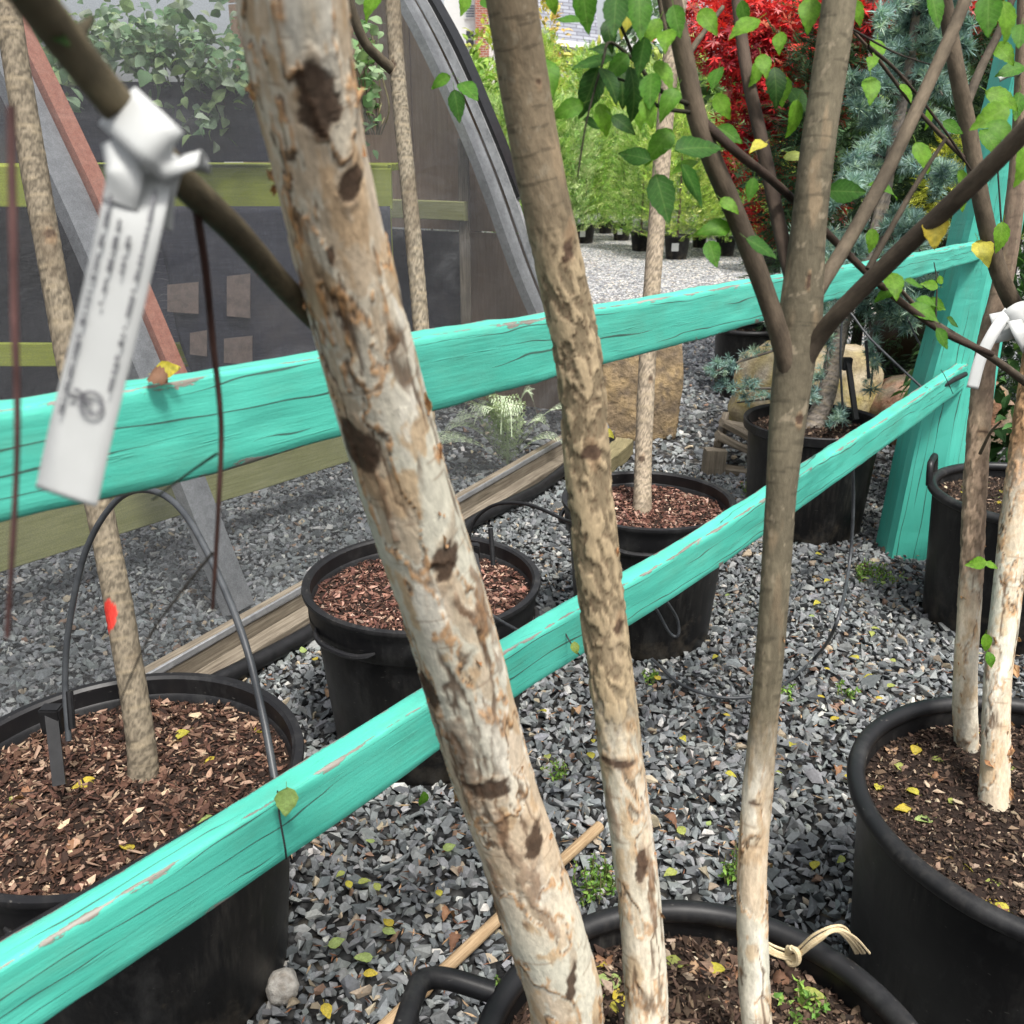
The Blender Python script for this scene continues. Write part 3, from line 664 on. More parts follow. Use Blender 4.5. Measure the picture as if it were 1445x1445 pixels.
bl3 = branch(bF, [A(1128, 455, .985), A(1160, 400, .985), A(1200, 335, 1.0), A(1250, 245, 1.02), A(1300, 140, 1.03), A(1350, 30, 1.03), A(1378, -50, 1.03)], .0085, .0066, (.165, .125, .095), 12)
bl4 = branch(bF, [A(1118, 545, .995), A(1150, 485, .98), A(1185, 440, .95), A(1260, 365, .90), A(1340, 290, .85), A(1400, 232, .81), A(1460, 170, .77)], .0095, .0080, (.115, .085, .066), 14)
bl5 = branch(bF, [A(985, 165, .895), A(1040, 215, .90), A(1090, 255, .955), A(1140, 302, 1.02), A(1240, 400, 1.03), A(1330, 468, 1.05), A(1400, 500, 1.08)], .0048, .0034, (.07, .045, .036), 10)
bl6 = branch(bF, [A(980, 150, .893), A(935, 130, .86), A(900, 90, .84), A(880, 45, .82), A(850, -20, .80)], .0024, .0014, (.05, .045, .03), 8)
bl7 = branch(bF, [A(985, 160, .893), A(930, 150, .87), A(890, 118, .86), A(845, 105, .84)], .0022, .0010, (.05, .045, .03), 8)
bl8 = branch(bF, [A(905, 95, .85), A(862, 60, .84), A(850, 90, .83), A(828, 170, .83), A(815, 250, .84)], .0016, .0007, (.05, .045, .03), 8)
bl9 = branch(bF, [A(1225, 65, 1.03), A(1270, 105, 1.06), A(1330, 180, 1.1), A(1370, 240, 1.14)], .0022, .0012, (.08, .055, .045), 8)
bl10 = branch(bF, [A(1200, 40, 1.03), A(1265, 75, 1.06), A(1325, 95, 1.09)], .0013, .0007, (.06, .045, .04), 6)
bl11 = branch(bF, [A(1225, 380, .93), A(1290, 265, .93), A(1335, 195, .93)], .0036, .0018, (.10, .075, .058), 8)
def leaves(parent, lst, a, jit=.04, set_=(0, 1, 2, 3, 4)):
    for (px, py, ang, ln, k) in lst:
        leaf_at(px, py, ang, ln * .86, a + random.uniform(-jit, jit), (GREEN if k < 10 else YELLOW)[k % 10], parent)
leaves(bl6, [(940, 55, 100, 56, 2), (884, 10, 60, 60, 1), (860, 50, 80, 54, 3), (920, 45, 120, 50, 2), (826, 12, 80, 78, 0), (868, 20, 95, 76, 1), (903, 22, 88, 80, 0), (884, 30, 120, 50, 10), (955, 30, 80, 60, 0), (780, 5, 60, 40, 2)], .83)
leaves(bl7, [(836, 88, 170, 70, 1), (832, 130, 110, 84, 3), (878, 118, 85, 75, 3), (895, 135, 80, 88, 3), (918, 128, 95, 72, 0), (800, 155, 160, 58, 4), (862, 118, 60, 66, 3), (905, 80, 100, 62, 1), (943, 145, 120, 60, 4), (938, 105, 60, 56, 2), (850, 70, 200, 48, 3), (870, 95, 130, 60, 0), (915, 160, 70, 50, 2), (852, 170, 70, 54, 2), (880, 175, 40, 50, 3), ], .85)
leaves(bl8, [(775, 105, 70, 72, 4), (800, 28, 190, 45, 0), (838, 175, 15, 40, 1)], .83)
leaves(bl1, [(965, 235, 160, 50, 2), (1030, 290, 40, 40, 2), (1060, 268, 100, 40, 0), (1000, 30, 60, 54, 2), (935, 280, 75, 84, 1), (895, 220, 200, 58, 1), (930, 205, 130, 70, 4), (988, 208, 350, 92, 1), (978, 262, 60, 78, 1), (1006, 358, 80, 55, 0), (1076, 350, 30, 62, 1), (1008, 322, 170, 60, 4), (1050, 38, 150, 60, 2), (1020, 150, 60, 48, 2), (905, 165, 100, 44, 2)], .90)
leaves(bl2, [(1066, 105, 110, 44, 2), (1050, 20, 75, 44, 0), (1100, 60, 95, 40, 2), (1010, 110, 110, 56, 0), (1078, 92, 80, 46, 2), (1095, 122, 85, 66, 3), (1104, 128, 92, 52, 2), (1128, 142, 60, 60, 1), (1142, 20, 95, 62, 2), (1120, 168, 100, 60, 2), (1125, 222, 10, 44, 11), (1070, 205, 150, 36, 10), (1030, 190, 40, 52, 0)], 1.0)
leaves(bl3, [(1230, 88, 110, 34, 2), (1229, 126, 95, 54, 2), (1303, 222, 65, 56, 2), (1250, 265, 10, 60, 4), (1320, 15, 80, 62, 0), (1196, 270, 0, 70, 1), (1355, 280, 70, 44, 2), (1230, 340, 90, 40, 2), (1210, 18, 60, 44, 2)], 1.02)
leaves(bl4, [(1420, 30, 80, 66, 2), (1443, 235, 100, 66, 2), (1398, 165, 150, 70, 2), (1415, 185, 40, 60, 4), (1320, 325, 95, 62, 12), (1360, 262, 60, 55, 2), (1395, 20, 95, 80, 0), (1440, 50, 110, 60, 0)], .84)
leaves(bl5, [(1262, 402, 90, 56, 2), (1252, 412, 150, 46, 4), (1305, 440, 20, 62, 4), (1310, 425, 10, 40, 4), (1150, 300, 45, 36, 0), (1290, 400, 20, 34, 0), (1330, 478, 60, 40, 0)], 1.01)
leaves(b1b, [(75, 45, 30, 60, 3)], .31)
leaves(bF, [(645, 150, 80, 52, 1), (662, 128, 55, 60, 0), (525, 5, 120, 60, 2), (690, 5, 40, 40, 0), (655, 5, 100, 40, 2), (620, 115, 160, 40, 4)], .95)
# curled flakes of bark
def flake(parent, p, s, seed, up=(0, 0, 1)):
    r = np.random.default_rng(seed); nu, nv = 5, 4; V = []
    for i in range(nu):
        for j in range(nv):
            u = i / (nu - 1) - .5; v = j / (nv - 1); ang = v * r.uniform(1.2, 2.0)
            V.append((u * (1 - .4 * v) + .1 * r.normal(), .30 * math.sin(ang) + .03 * r.normal(), .42 * (1 - math.cos(ang))))
    V = np.array(V); f = grid_faces(nu, nv, False)
    col = pal(len(V), [(.30, .15, .07), (.48, .30, .16), (.16, .08, .045)], [3, 3, 2], .15, r)
    yd = unit(RIGHT * r.choice([-1, 1]) + .4 * r.normal(size=3)); Rm = frame_rot(yd[None], (-FWD + .3 * r.normal(size=3))[None])[0]
    Rm = np.stack([Rm[:, 2] * 0 + unit(np.cross(yd, -FWD)), yd, unit(-FWD)], 1)
    return obj('bark_flake', mesh_np('bark_flake', V, f, col), M_dead, parent, mat4(Rm, p, s))
def flakes(parent, ctrl, rads, cnt, seed, smin=.006, smax=.014, lo=.1, hi=.85):
    pts = spline(ctrl, 200); rad = np.interp(np.linspace(0, 1, 200), np.linspace(0, 1, len(rads)), rads); r = np.random.default_rng(seed)
    for k in range(cnt):
        i = int(200 * r.uniform(lo, hi)); side = r.choice([-1, 1]); th = r.uniform(.55, 1.5) * side
        p = pts[i] - FWD * rad[i] * math.cos(th) + RIGHT * rad[i] * math.sin(th)
        flake(parent, p, r.uniform(smin, smax), seed * 100 + k)
flakes(t1, T1c, T1r, 26, 1, .007, .016); flakes(t2, T2c, T2r, 16, 2, .005, .011, .05, .5); flakes(t3, T3c, T3r, 12, 3, .004, .009, .03, .42)

# ------------------------------------------------------------------ the two-stemmed birch in the big pot
bE = thing('two_stemmed_birch', (.83, 1.31, .39), 'two-stemmed young birch with pale papery feet rising past the teal post', 'tree')
E1c = [Z(1402, 1150, .385), A(1405, 1060, 1.62), A(1408, 960, 1.62), A(1420, 850, 1.63), A(1432, 740, 1.64), A(1448, 620, 1.64), A(1468, 480, 1.63), A(1485, 350, 1.62)]
E1r = [.0235, .0225, .022, .0225, .0235, .023, .022, .021]
e1 = obj('trunk', stem_mesh('birch_trunk', E1c, E1r, 330, 60, st_mixed, seed=5, lo=.50, hi=.66, brown=(.27, .16, .085), grey=(.22, .15, .10), top=.95, flare=.15), M_bark, bE)
E2c = [Z(1364, 1062, .385), A(1362, 960, 1.72), A(1371, 800, 1.73), A(1378, 650, 1.74), A(1392, 500, 1.74), A(1412, 410, 1.73), A(1428, 320, 1.71), A(1440, 200, 1.69), A(1446, 60, 1.66), A(1448, -60, 1.64)]
E2r = [.0205, .0195, .0195, .0195, .0185, .0180, .0165, .0150, .0140, .013]
e2 = obj('trunk', stem_mesh('birch_trunk', E2c, E2r, 380, 56, st_mixed, seed=6, lo=.16, hi=.27, brown=(.20, .145, .10), grey=(.17, .125, .09), top=.5, rough=.7, marks=[(onf(1372, 795, 1.73, .019), .013, .006), (onf(1388, 610, 1.74, .018), .012, .005)]), M_bark, bE)
flakes(e1, E1c, E1r, 12, 7, .012, .022, .05, .55); flakes(e2, E2c, E2r, 7, 8, .008, .016, .03, .3)
be1 = branch(bE, [A(1440, 450, 1.70), A(1410, 385, 1.66), A(1388, 300, 1.63), A(1368, 190, 1.60), A(1352, 110, 1.57), A(1338, 30, 1.55), A(1325, -40, 1.52)], .0155, .0115, (.15, .11, .082), 14)
be2 = branch(bE, [A(1362, 150, 1.585), A(1385, 95, 1.6), A(1412, 40, 1.6), A(1435, -20, 1.6)], .0085, .006, (.13, .10, .08), 10)
be3 = branch(bE, [A(1378, 240, 1.62), A(1342, 205, 1.60), A(1290, 150, 1.58), A(1240, 85, 1.55), A(1205, 45, 1.52)], .0045, .0022, (.085, .058, .045), 8)
be4 = branch(bE, [A(1448, 540, 1.5), A(1400, 505, 1.42), A(1345, 472, 1.36), A(1305, 445, 1.30), A(1270, 408, 1.25)], .0065, .0025, (.12, .09, .07), 10)
be5 = branch(bE, [A(1320, 460, 1.32), A(1322, 400, 1.32), A(1318, 370, 1.32)], .0015, .0008, (.05, .05, .04), 6)
be6 = branch(bE, [A(1418, 400, 1.72), A(1412, 300, 1.70), A(1405, 200, 1.68)], .0022, .0012, (.06, .05, .045), 6)
be7 = branch(bE, [A(1383, 640, 1.70), A(1398, 610, 1.66), A(1412, 595, 1.62)], .0035, .0018, (.2, .15, .11), 6)
leaves(be4, [(1312, 402, 190, 30, 2), (1328, 395, 350, 24, 2), (1322, 430, 20, 40, 4), (1305, 440, 170, 42, 4), (1345, 455, 30, 30, 1)], 1.31)
leaves(be3, [(1238, 70, 100, 50, 2), (1280, 130, 60, 36, 2), (1310, 168, 90, 34, 2), (1345, 180, 30, 40, 0)], 1.56)
leaves(be1, [(1416, 140, 30, 62, 2), (1425, 100, 160, 56, 0), (1400, 200, 60, 60, 4), (1412, 335, 95, 50, 2), (1388, 355, 80, 52, 10), (1418, 75, 60, 50, 2), (1436, 150, 100, 50, 0)], 1.62)
leaves(e1, [(1378, 795, 170, 36, 2), (1400, 798, 20, 24, 2), (1392, 908, 80, 34, 2), (1398, 932, 70, 30, 4)], 1.58)

# ------------------------------------------------------------------ trees standing in the pots behind
def pot_tree(name, label, foot, ctrl, rads, group, parts=(), **kw):
    t = thing(name, foot, label, "tree", group)
    obj('trunk', stem_mesh('tree_trunk', ctrl, rads, 300, 44, st_pole, flare=.25, **kw), M_bark, t)
    for pts, r0, r1 in parts: branch(t, pts, r0, r1, (.15, .115, .085), 12)
    return t
pot_tree('young_tree', 'young rough-barked tree with a red paint mark low on its trunk', Z(203, 1105, .39),
         [Z(203, 1112, .385), A(198, 1040, 1.675), A(172, 880, 1.68), A(145, 740, 1.69), A(108, 560, 1.69), A(72, 370, 1.68), A(45, 220, 1.67), A(18, 60, 1.65), A(2, -60, 1.63)],
         [.0250, .0245, .0240, .0235, .0230, .0225, .0225, .0215, .0205], None, seed=8, base=(.15, .125, .09), red=(A(153, 868, 1.66), .017, .036),
         marks=[(A(62, 170, 1.645), .012, .010), (A(98, 500, 1.66), .012, .012), (A(72, 330, 1.655), .016, .010), (A(178, 785, 1.66), .01, .01)])
pot_tree('young_tree', 'slim young tree in front of the wooden end wall, forking once', Z(604, 830, .39),
         [Z(604, 832, .385), A(606, 740, 2.40), A(603, 600, 2.42), A(594, 460, 2.43), A(580, 300, 2.43), A(568, 180, 2.42), A(560, 90, 2.41), A(550, -60, 2.39)],
         [.0235, .0225, .0215, .0210, .0210, .0205, .020, .0185], None, seed=9, base=(.175, .15, .11), marks=[(A(552, 92, 2.39), .012, .010)],
         parts=[([A(556, 100, 2.41), A(535, 82, 2.37), A(512, 55, 2.32), A(492, 0, 2.27), A(486, -40, 2.24)], .0140, .0105)])
pot_tree('young_tree', 'slim straight speckled young tree in front of the flat brown rock', Z(906, 728, .39),
         [Z(906, 732, .385), A(908, 640, 2.96), A(914, 500, 2.98), A(922, 380, 2.99), A(933, 240, 2.99), A(943, 120, 2.98), A(955, 20, 2.97), A(966, -70, 2.95)],
         [.0285, .0270, .0268, .0270, .0272, .0270, .026, .024], None, seed=10, base=(.25, .205, .15), marks=[(A(905, 648, 2.935), .012, .012), (A(918, 535, 2.95), .009, .008)],
         parts=[([A(966, 85, 2.97), A(990, 50, 3.0), A(1020, 10, 3.05)], .011, .007), ([A(945, 60, 2.97), A(935, 20, 2.95), A(925, -40, 2.9)], .010, .008)])

# ------------------------------------------------------------------ teal rails and post
def rail(name, label, rows, th, seed):
    """rows: (px, py of the lower front edge, axis depth, face height); swept board with worn corners"""
    bot = np.array([A(x, y, a) for x, y, a, h in rows]); hts = np.array([r[3] for r in rows])
    n = 420; B = spline(bot, n); H = np.interp(np.linspace(0, 1, n), np.linspace(0, 1, len(hts)), hts)
    d = np.gradient(B, axis=0); d /= np.linalg.norm(d, axis=1)[:, None]; d = np.mean(d, axis=0)[None].repeat(n, 0)
    back = np.cross(d, [0, 0, 1]); back /= np.linalg.norm(back, axis=1)[:, None]
    back = np.where((back @ FWD)[:, None] < 0, -back, back); up = np.cross(back, d); up = np.where(up[:, 2:3] < 0, -up, up)
    s = np.concatenate([[0], np.cumsum(np.linalg.norm(np.diff(B, axis=0), axis=1))])
    prof = []; e = .003          # loop: front face up, top face back, back face down, underside forward
    for v in (0, .03, .12, .25, .38, .5, .62, .75, .88, .97): prof.append((0 if v not in (0,) else .0, v, min(v, 1 - v)))
    prof = [(e, 0, 0), (0, .035, .05)] + [(0, v, min(v, 1 - v)) for v in (.14, .27, .4, .5, .6, .73, .86)] + [(0, .965, .05), (e, 1, 0)] + [(th * k, 1, min(k, 1 - k) * .4) for k in (.25, .5, .75)] + [(th - e, 1, 0), (th, .965, .05)] + [(th, v, .3) for v in (.7, .4)] + [(th, .035, .05), (th - e, 0, 0)] + [(th * .5, 0, .2)]
    m = len(prof); V = np.zeros((n, m, 3)); tc = np.zeros((n, m, 3)); col = np.zeros((n, m, 3))
    for j, (t, v, ed) in enumerate(prof):
        V[:, j] = B + up * (H * v)[:, None] + back * t
        tc[:, j] = np.stack([s, np.full(n, v * .089 + t * .7), np.full(n, t)], 1)
        col[:, j, 0] = np.clip(1 - ed / .10, 0, 1)
    nz = fbm(tc * np.array([10, 60, 60]) + seed, seed, 4) - .5; edge = col[..., 0]
    V += up[:, None] * (nz * (.0025 + .0065 * edge))[..., None] - back[:, None] * (nz * .002)[..., None]
    cr = sstep(.93, .99, 1 - np.abs(2 * fbm(tc * np.array([1.6, 46, 46]) + seed * 2, seed + 5, 3) - 1)); V += back[:, None] * (cr * .0018)[..., None]
    o = obj(name, mesh_np(name, V.reshape(-1, 3), grid_faces(n, m), col.reshape(-1, 3), tc.reshape(-1, 3), True), M_teal)
    for i in range(0): pass
    return tag(o, label, 'rail')
def inv(x0, a0, x1, a1, x): k = (x - x0) / (x1 - x0); return 1 / ((1 - k) / a0 + k / a1)
up_rows = []
for x, b, h in [(-420, 848, .092), (-150, 779, .090), (0, 742, .089), (300, 668, .089), (600, 583, .087), (847, 518, .085), (1072, 455, .078), (1208, 416, .068), (1316, 386, .062), (1393, 364, .056)]:
    up_rows.append((x, b, inv(0, .73, 1390, 3.22, x), h))
railU = rail('teal_rail', 'upper teal-painted rail running level from the screen house to the post', up_rows, .038, 3)
lo_rows = []
for x, b in [(-330, 1712), (-120, 1570), (64, 1445), (289, 1294), (480, 1161), (762, 963), (960, 839), (1121, 725), (1295, 598), (1372, 540)]:
    z = .662; p = Z(x, b, z); a = (p - CAM) @ FWD; lo_rows.append((x, b, a, .089))
railL = rail('teal_rail', 'lower teal-painted rail with chipped paint and a black pipe along it', lo_rows, .038, 8)
def make_post():
    rows = [(772, 1255, 1385, 0), (597, 1295, 1404, 1), (445, 1337, 1427, 2), (347, 1361, 1444, 3), (250, 1385, 1462, 4), (130, 1420, 1486, 5), (0, 1448, 1510, 6), (-120, 1470, 1530, 7)]
    y0 = Z(1310, 788, 0)[1]; L = []; Rr = []
    for py, l, r_, k in rows: L.append(P(l, py, y0)); Rr.append(P(r_, py, y0))
    L[0][2] = Rr[0][2] = -.02
    n = 90; L = spline(L, n); Rr = spline(Rr, n); w_ = Rr - L
    prof = [(0, .03, 0), (.04, .0, .05), (.2, -.018, .3), (.40, -.035, .3), (.44, -.034, .3), (.7, -.012, .3), (.96, .012, .05), (1, .035, 0), (.98, .16, .3), (.5, .18, .3), (.02, .15, .3)]
    V = np.zeros((n, len(prof), 3)); tc = np.zeros_like(V); col = np.zeros_like(V); s = np.linspace(0, 2.0, n)
    for j, (u, dpt, ed) in enumerate(prof):
        V[:, j] = L + w_ * u; V[:, j, 1] += dpt
        tc[:, j] = np.stack([s, np.full(n, u * .25), np.full(n, dpt)], 1); col[:, j, 0] = np.clip(1 - ed / .1, 0, 1) * .5
    nz = fbm(tc * np.array([6, 30, 30]), 4, 4) - .5; V[..., 1] += nz * .012; V[..., 0] += nz * .008
    f = grid_faces(n, len(prof)); me = mesh_np('teal_post', V.reshape(-1, 3), f, col.reshape(-1, 3), tc.reshape(-1, 3), False)
    o = obj('teal_post', me, M_tealp); tag(o, 'broad hewn teal-painted post leaning beside the cedar, both rails fixed to it', 'post')
make_post()
blockers.append((1.6, 3.35, .15))
#@@PART3

# ------------------------------------------------------------------ planks with their own grain coordinates
def plank_me(L, wd, th, seed=0, rough=.002, nl=14):
    r = np.random.default_rng(seed); e = min(.004, th * .2)
    prof = [(-wd / 2 + e, -th / 2), (wd / 2 - e, -th / 2), (wd / 2, -th / 2 + e), (wd / 2, th / 2 - e), (wd / 2 - e, th / 2), (-wd / 2 + e, th / 2), (-wd / 2, th / 2 - e), (-wd / 2, -th / 2 + e)]
    xs = np.linspace(-L / 2, L / 2, nl); m = len(prof); V = np.zeros((nl + 2, m, 3)); tc = np.zeros_like(V)
    for i, x in enumerate([xs[0], *xs, xs[-1]]):
        k = .0 if i in (0, nl + 1) else 1
        for j, (y, z) in enumerate(prof):
            V[i, j] = (x, y * (k or .001), z * (k or .001)); tc[i, j] = (x + seed, (y + .5 * z) * 1.0, z + seed * .3)
    V[1:-1] += (fbm(V[1:-1] * np.array([9, 60, 60]) + seed, seed, 3) - .5)[..., None] * rough * np.array([0, 2, 2])
    return mesh_np('plank', V.reshape(-1, 3), grid_faces(nl + 2, m), None, tc.reshape(-1, 3))
def axes(a, b, up=(0, 0, 1)):
    a = np.array(a, float); b = np.array(b, float); d = b - a; L = float(np.linalg.norm(d)); d = d / L
    u = np.array(up, float); u = unit(u - d * (u @ d)); y = np.cross(u, d)
    return np.stack([d, y, u], 1), (a + b) / 2, L
_ps = [0]
def plank(name, a, b, wd, th, mat, parent=None, up=(0, 0, 1), rough=.002):
    _ps[0] += 1; Rm, c, L = axes(a, b, up)
    return obj(name, plank_me(L, wd, th, _ps[0], rough), mat, parent, mat4(Rm, c, 1.0))

# ------------------------------------------------------------------ irrigation
def hose(name, pts, r, mat, label, cat='tube', n=None, group=None):
    o = MB().tube(spline(pts, n or len(pts) * 14), r, 10).build(name, mat, None, True); return tag(o, label, cat, group)
hose('water_pipe', [A(-260, 1490, .80), A(0, 1338, .925), A(150, 1250, 1.025), A(290, 1168, 1.13), A(390, 1112, 1.22), A(600, 986, 1.43), A(800, 862, 1.67), A(1080, 696, 2.17), A(1290, 566, 2.92), A(1362, 528, 3.22)], .0092, M_tube, 'black water pipe lying along the back of the lower teal rail', 'pipe')
hose('drip_tube', [A(97, 1045, 1.60), A(92, 960, 1.60), A(98, 880, 1.58), A(122, 775, 1.54), A(165, 706, 1.50), A(212, 692, 1.46), A(258, 722, 1.42), A(305, 805, 1.36), A(345, 905, 1.30), A(370, 1005, 1.26), A(388, 1100, 1.225)], .0052, M_greytube, 'dark tube arching high over the pot with the red-marked tree')
hose('drip_tube', [A(676, 800, 2.29), A(662, 765, 2.28), A(672, 732, 2.26), A(700, 712, 2.22), A(745, 712, 2.15), A(795, 733, 2.05), A(812, 742, 2.0), A(835, 780, 1.95), A(850, 840, 1.80)], .0042, M_tube, 'thin black tube arching from the mulch behind the flaking brown stem')
hose('drip_tube', [A(672, 850, 2.12), A(700, 872, 2.0), A(735, 892, 1.88), A(765, 908, 1.75)], .0035, M_greytube, 'short thin tube between the mulch pot and the lower rail')
hose('drip_tube', [A(866, 795, 2.2), A(895, 820, 2.42), A(925, 858, 2.55), A(945, 893, 2.6), A(957, 896, 2.6), A(955, 872, 2.58), A(935, 840, 2.5)], .0042, M_greytube, 'grey looped tube hanging against the pot before the flat rock')
hose('drip_tube', [A(1203, 640, 2.62), A(1204, 720, 2.72), A(1198, 800, 2.74), A(1180, 880, Z(1180, 880)[1] * .9), Z(1150, 928, .03), Z(1095, 972, .03), Z(1030, 985, .032), Z(965, 968, .03), Z(920, 930, .03)], .0048, M_greytube, 'grey tube hanging from the lower rail and curling across the gravel')
hose('drip_tube', [A(1190, 590, 3.72), A(1186, 500, 3.6), A(1194, 440, 3.55), A(1230, 480, 3.5), A(1300, 546, 3.35), A(1330, 570, 3.3)], .0045, M_greytube, 'pale thin tube slanting from the cedar pot towards the post')
hose('drip_tube', [A(1268, 415, 3.6), A(1290, 470, 3.5), A(1320, 525, 3.35)], .0035, M_greytube, 'thin tube slanting in front of the dark round pot')
def stake(px, py0, py1, a, label):
    top = A(px, py0, a); bot = A(px + 12, py1, a - .02); t = thing('drip_stake', bot, label, 'stake', 'drip stakes pushed into the mulch')
    MB().beam(top, bot, .020, .012).build('spike', M_tube, t); MB().beam(top + np.array([0, 0, .004]), top - np.array([0, 0, .045]), .036, .026).build('head', M_tube, t, bevel=.003)
    side = A(px + 26, py0 - 25, a); MB().tube([side, A(px + 30, py0 + 28, a)], .006, 8).build('emitter', M_tube, t, True)
stake(72, 1000, 1108, 1.60, 'black plastic drip stake in the mulch beside the red-marked trunk')
stake(666, 770, 840, 2.27, 'black plastic drip stake in reddish mulch under the small arching tube')
stake(1196, 506, 592, 3.66, 'black plastic drip stake beside the blue cedar trunk')
def wire(pts, label):
    o = MB().tube(spline(pts, 20), .0013, 5).build('tie_wire', M_tube, None, True); tag(o, label, 'wire')
wire([A(384, 1098, 1.19), A(392, 1118, 1.10), A(394, 1150, 1.085), A(402, 1195, 1.07), A(404, 1212, 1.075)], 'dark tie wire wrapped over the lower rail near the hanging leaf')
wire([A(782, 862, 1.60), A(790, 878, 1.535), A(804, 905, 1.52), A(818, 925, 1.50)], 'dark tie wire on the lower rail beside the flaking brown stem')
wire([A(1328, 522, 2.98), A(1334, 532, 2.93), A(1345, 556, 2.94)], 'dark tie wire on the lower rail close to the post')

# ------------------------------------------------------------------ rope, cane, stones, log
rI0 = random.Random(2)
rp = thing('rope', A(1120, 1348, 1.24), 'frayed straw-coloured rope knotted over the black pot rim', 'rope')
for k, off in enumerate([(rI0.gauss(0, 3), rI0.gauss(2, 3.5)) for _ in range(9)]):
    MB().tube(spline([A(1078 + off[0], 1336 + off[1], 1.235), A(1100, 1347 + off[1], 1.235), A(1122, 1350 + off[1], 1.225), A(1150 + off[0], 1328 + off[1], 1.20), A(1178, 1312 + off[1] * .6, 1.195), A(1198 + off[0], 1322 + off[1], 1.23), A(1213 + 2 * off[0], 1345, 1.30)], 40), [.0017] * 40, 6).build('strand', M_rope, rp, True)
MB().tube(spline([A(1112, 1338, 1.23), A(1124, 1342, 1.215), A(1126, 1356, 1.22), A(1116, 1360, 1.23), A(1110, 1348, 1.235), A(1118, 1338, 1.22)], 30), .004, 8).build('knot', M_rope, rp, True)
def cane():
    a, b = Z(515, 1475, .030), Z(846, 1166, .030); n = 60; pts = spline([a, (a + b) / 2 + np.array([0, 0, .004]), b], n); rad = np.full(n, .0125)
    for k in (12, 38): rad[k] *= 1.18
    V, dirs, th = sweep(pts, rad, 14); s = np.linspace(0, .7, n)
    tc = np.stack([np.broadcast_to(s[:, None], (n, 14)), np.broadcast_to(np.cos(th) * .013, (n, 14)), np.broadcast_to(np.sin(th) * .013, (n, 14))], -1)
    f = grid_faces(n, 14); me = mesh_np('bamboo_cane', V.reshape(-1, 3), f, None, tc.reshape(-1, 3), True)
    o = obj('bamboo_cane', me, M_bamboo); tag(o, 'dry split bamboo cane lying on the gravel behind the rope pot', 'cane')
cane()
def rock_me(seed, dims, cfun, sub=4, amp=.22, box=.0):
    bm = bmesh.new(); bmesh.ops.create_icosphere(bm, subdivisions=sub, radius=1); V = np.array([v.co[:] for v in bm.verts]); T = np.array([[q.index for q in f.verts] for f in bm.faces]); bm.free()
    if box: m = np.max(np.abs(V), axis=1)[:, None]; V = V * (1 - box) + (V / m) * box
    n1 = fbm(V * 1.3 + seed, seed, 4) - .5; n2 = fbm(V * 6 + seed, seed + 1, 4) - .5; rid = np.abs(fbm(V * np.array([2, 2, 5]) + seed, seed + 3, 3) - .5)
    V = V * (1 + amp * 1.6 * n1 + amp * .35 * n2 - amp * .5 * rid)[:, None] * np.array(dims)
    return mesh_np('rock', V, T, cfun(V, n1, n2), smooth=True)
def rock(name, loc, dims, label, cols, seed, rot=0, amp=.22, box=0., sub=4, cat='rock'):
    def cf(V, n1, n2):
        t = sstep(.35, .65, fbm(V * (5 / max(dims)) + seed, seed + 7, 4)); u = sstep(.45, .7, fbm(V * (13 / max(dims)) + seed, seed + 9, 4))
        c = lerp(cst(cols[0], t), cst(cols[1], t), t); return np.clip(lerp(c, cst(cols[2], t), u * .8) * (.8 + .9 * (n2 + .3))[:, None], .01, .8)
    Rz = np.array(Matrix.Rotation(rot, 3, 'Z')); o = obj(name, rock_me(seed, dims, cf, sub, amp, box), M_rock, None, mat4(Rz, loc, 1)); return tag(o, label, cat)
M_rock = vcol('boulder_stone', .85, 45, .45, .9, .012, .2)
p = Z(1105, 612, 0); rock('boulder', (p[0] + .09, 5.0, .20), (.40, .30, .30), 'boulder covered in yellow-green lichen behind the cedar pot', [(.36, .29, .18), (.38, .31, .11), (.46, .40, .32)], 21, .3, .26, .3)
p = Z(1270, 590, 0); rock('boulder', (p[0] + .02, 4.85, .14), (.36, .28, .24), 'grey and rust-red boulder between the cedar pot and the post', [(.23, .19, .15), (.27, .13, .08), (.20, .18, .10)], 22, -.2, .24, .3)
p = Z(910, 625, 0); rock('standing_rock', (p[0] - .03, p[1] + .16, .26), (.225, .13, .30), 'flat-sided upright brown and ochre rock behind the slim speckled tree', [(.25, .185, .115), (.36, .26, .14), (.14, .11, .085)], 23, .05, .14, .80, 5)
p = Z(398, 1392, .03); rock('stone', (p[0], p[1], .03), (.030, .026, .030), 'pale chunky stone bigger than the gravel around it', [(.42, .40, .36), (.50, .47, .42), (.33, .29, .24)], 24, .4, .2, .3, 3, 'stone')
p = Z(560, 1310, .02)
p = Z(848, 640, 0); rock('stone', (p[0], p[1] + .15, .06), (.06, .05, .075), 'round blue-grey stone beside the split log by the timber sill', [(.16, .18, .21), (.24, .26, .29), (.10, .11, .12)], 25, 0, .15, .1, 3, 'stone')
plank('split_log', Z(838, 672, .05), Z(880, 628, .06), .09, .08, wood('mossy_log', (.10, .09, .045), (.30, .25, .14), attr='tc'), None, rough=.02); bpy.data.objects['split_log'].location
tag(C.objects['split_log'], 'short mossy split log at the end of the timber sill', 'log')
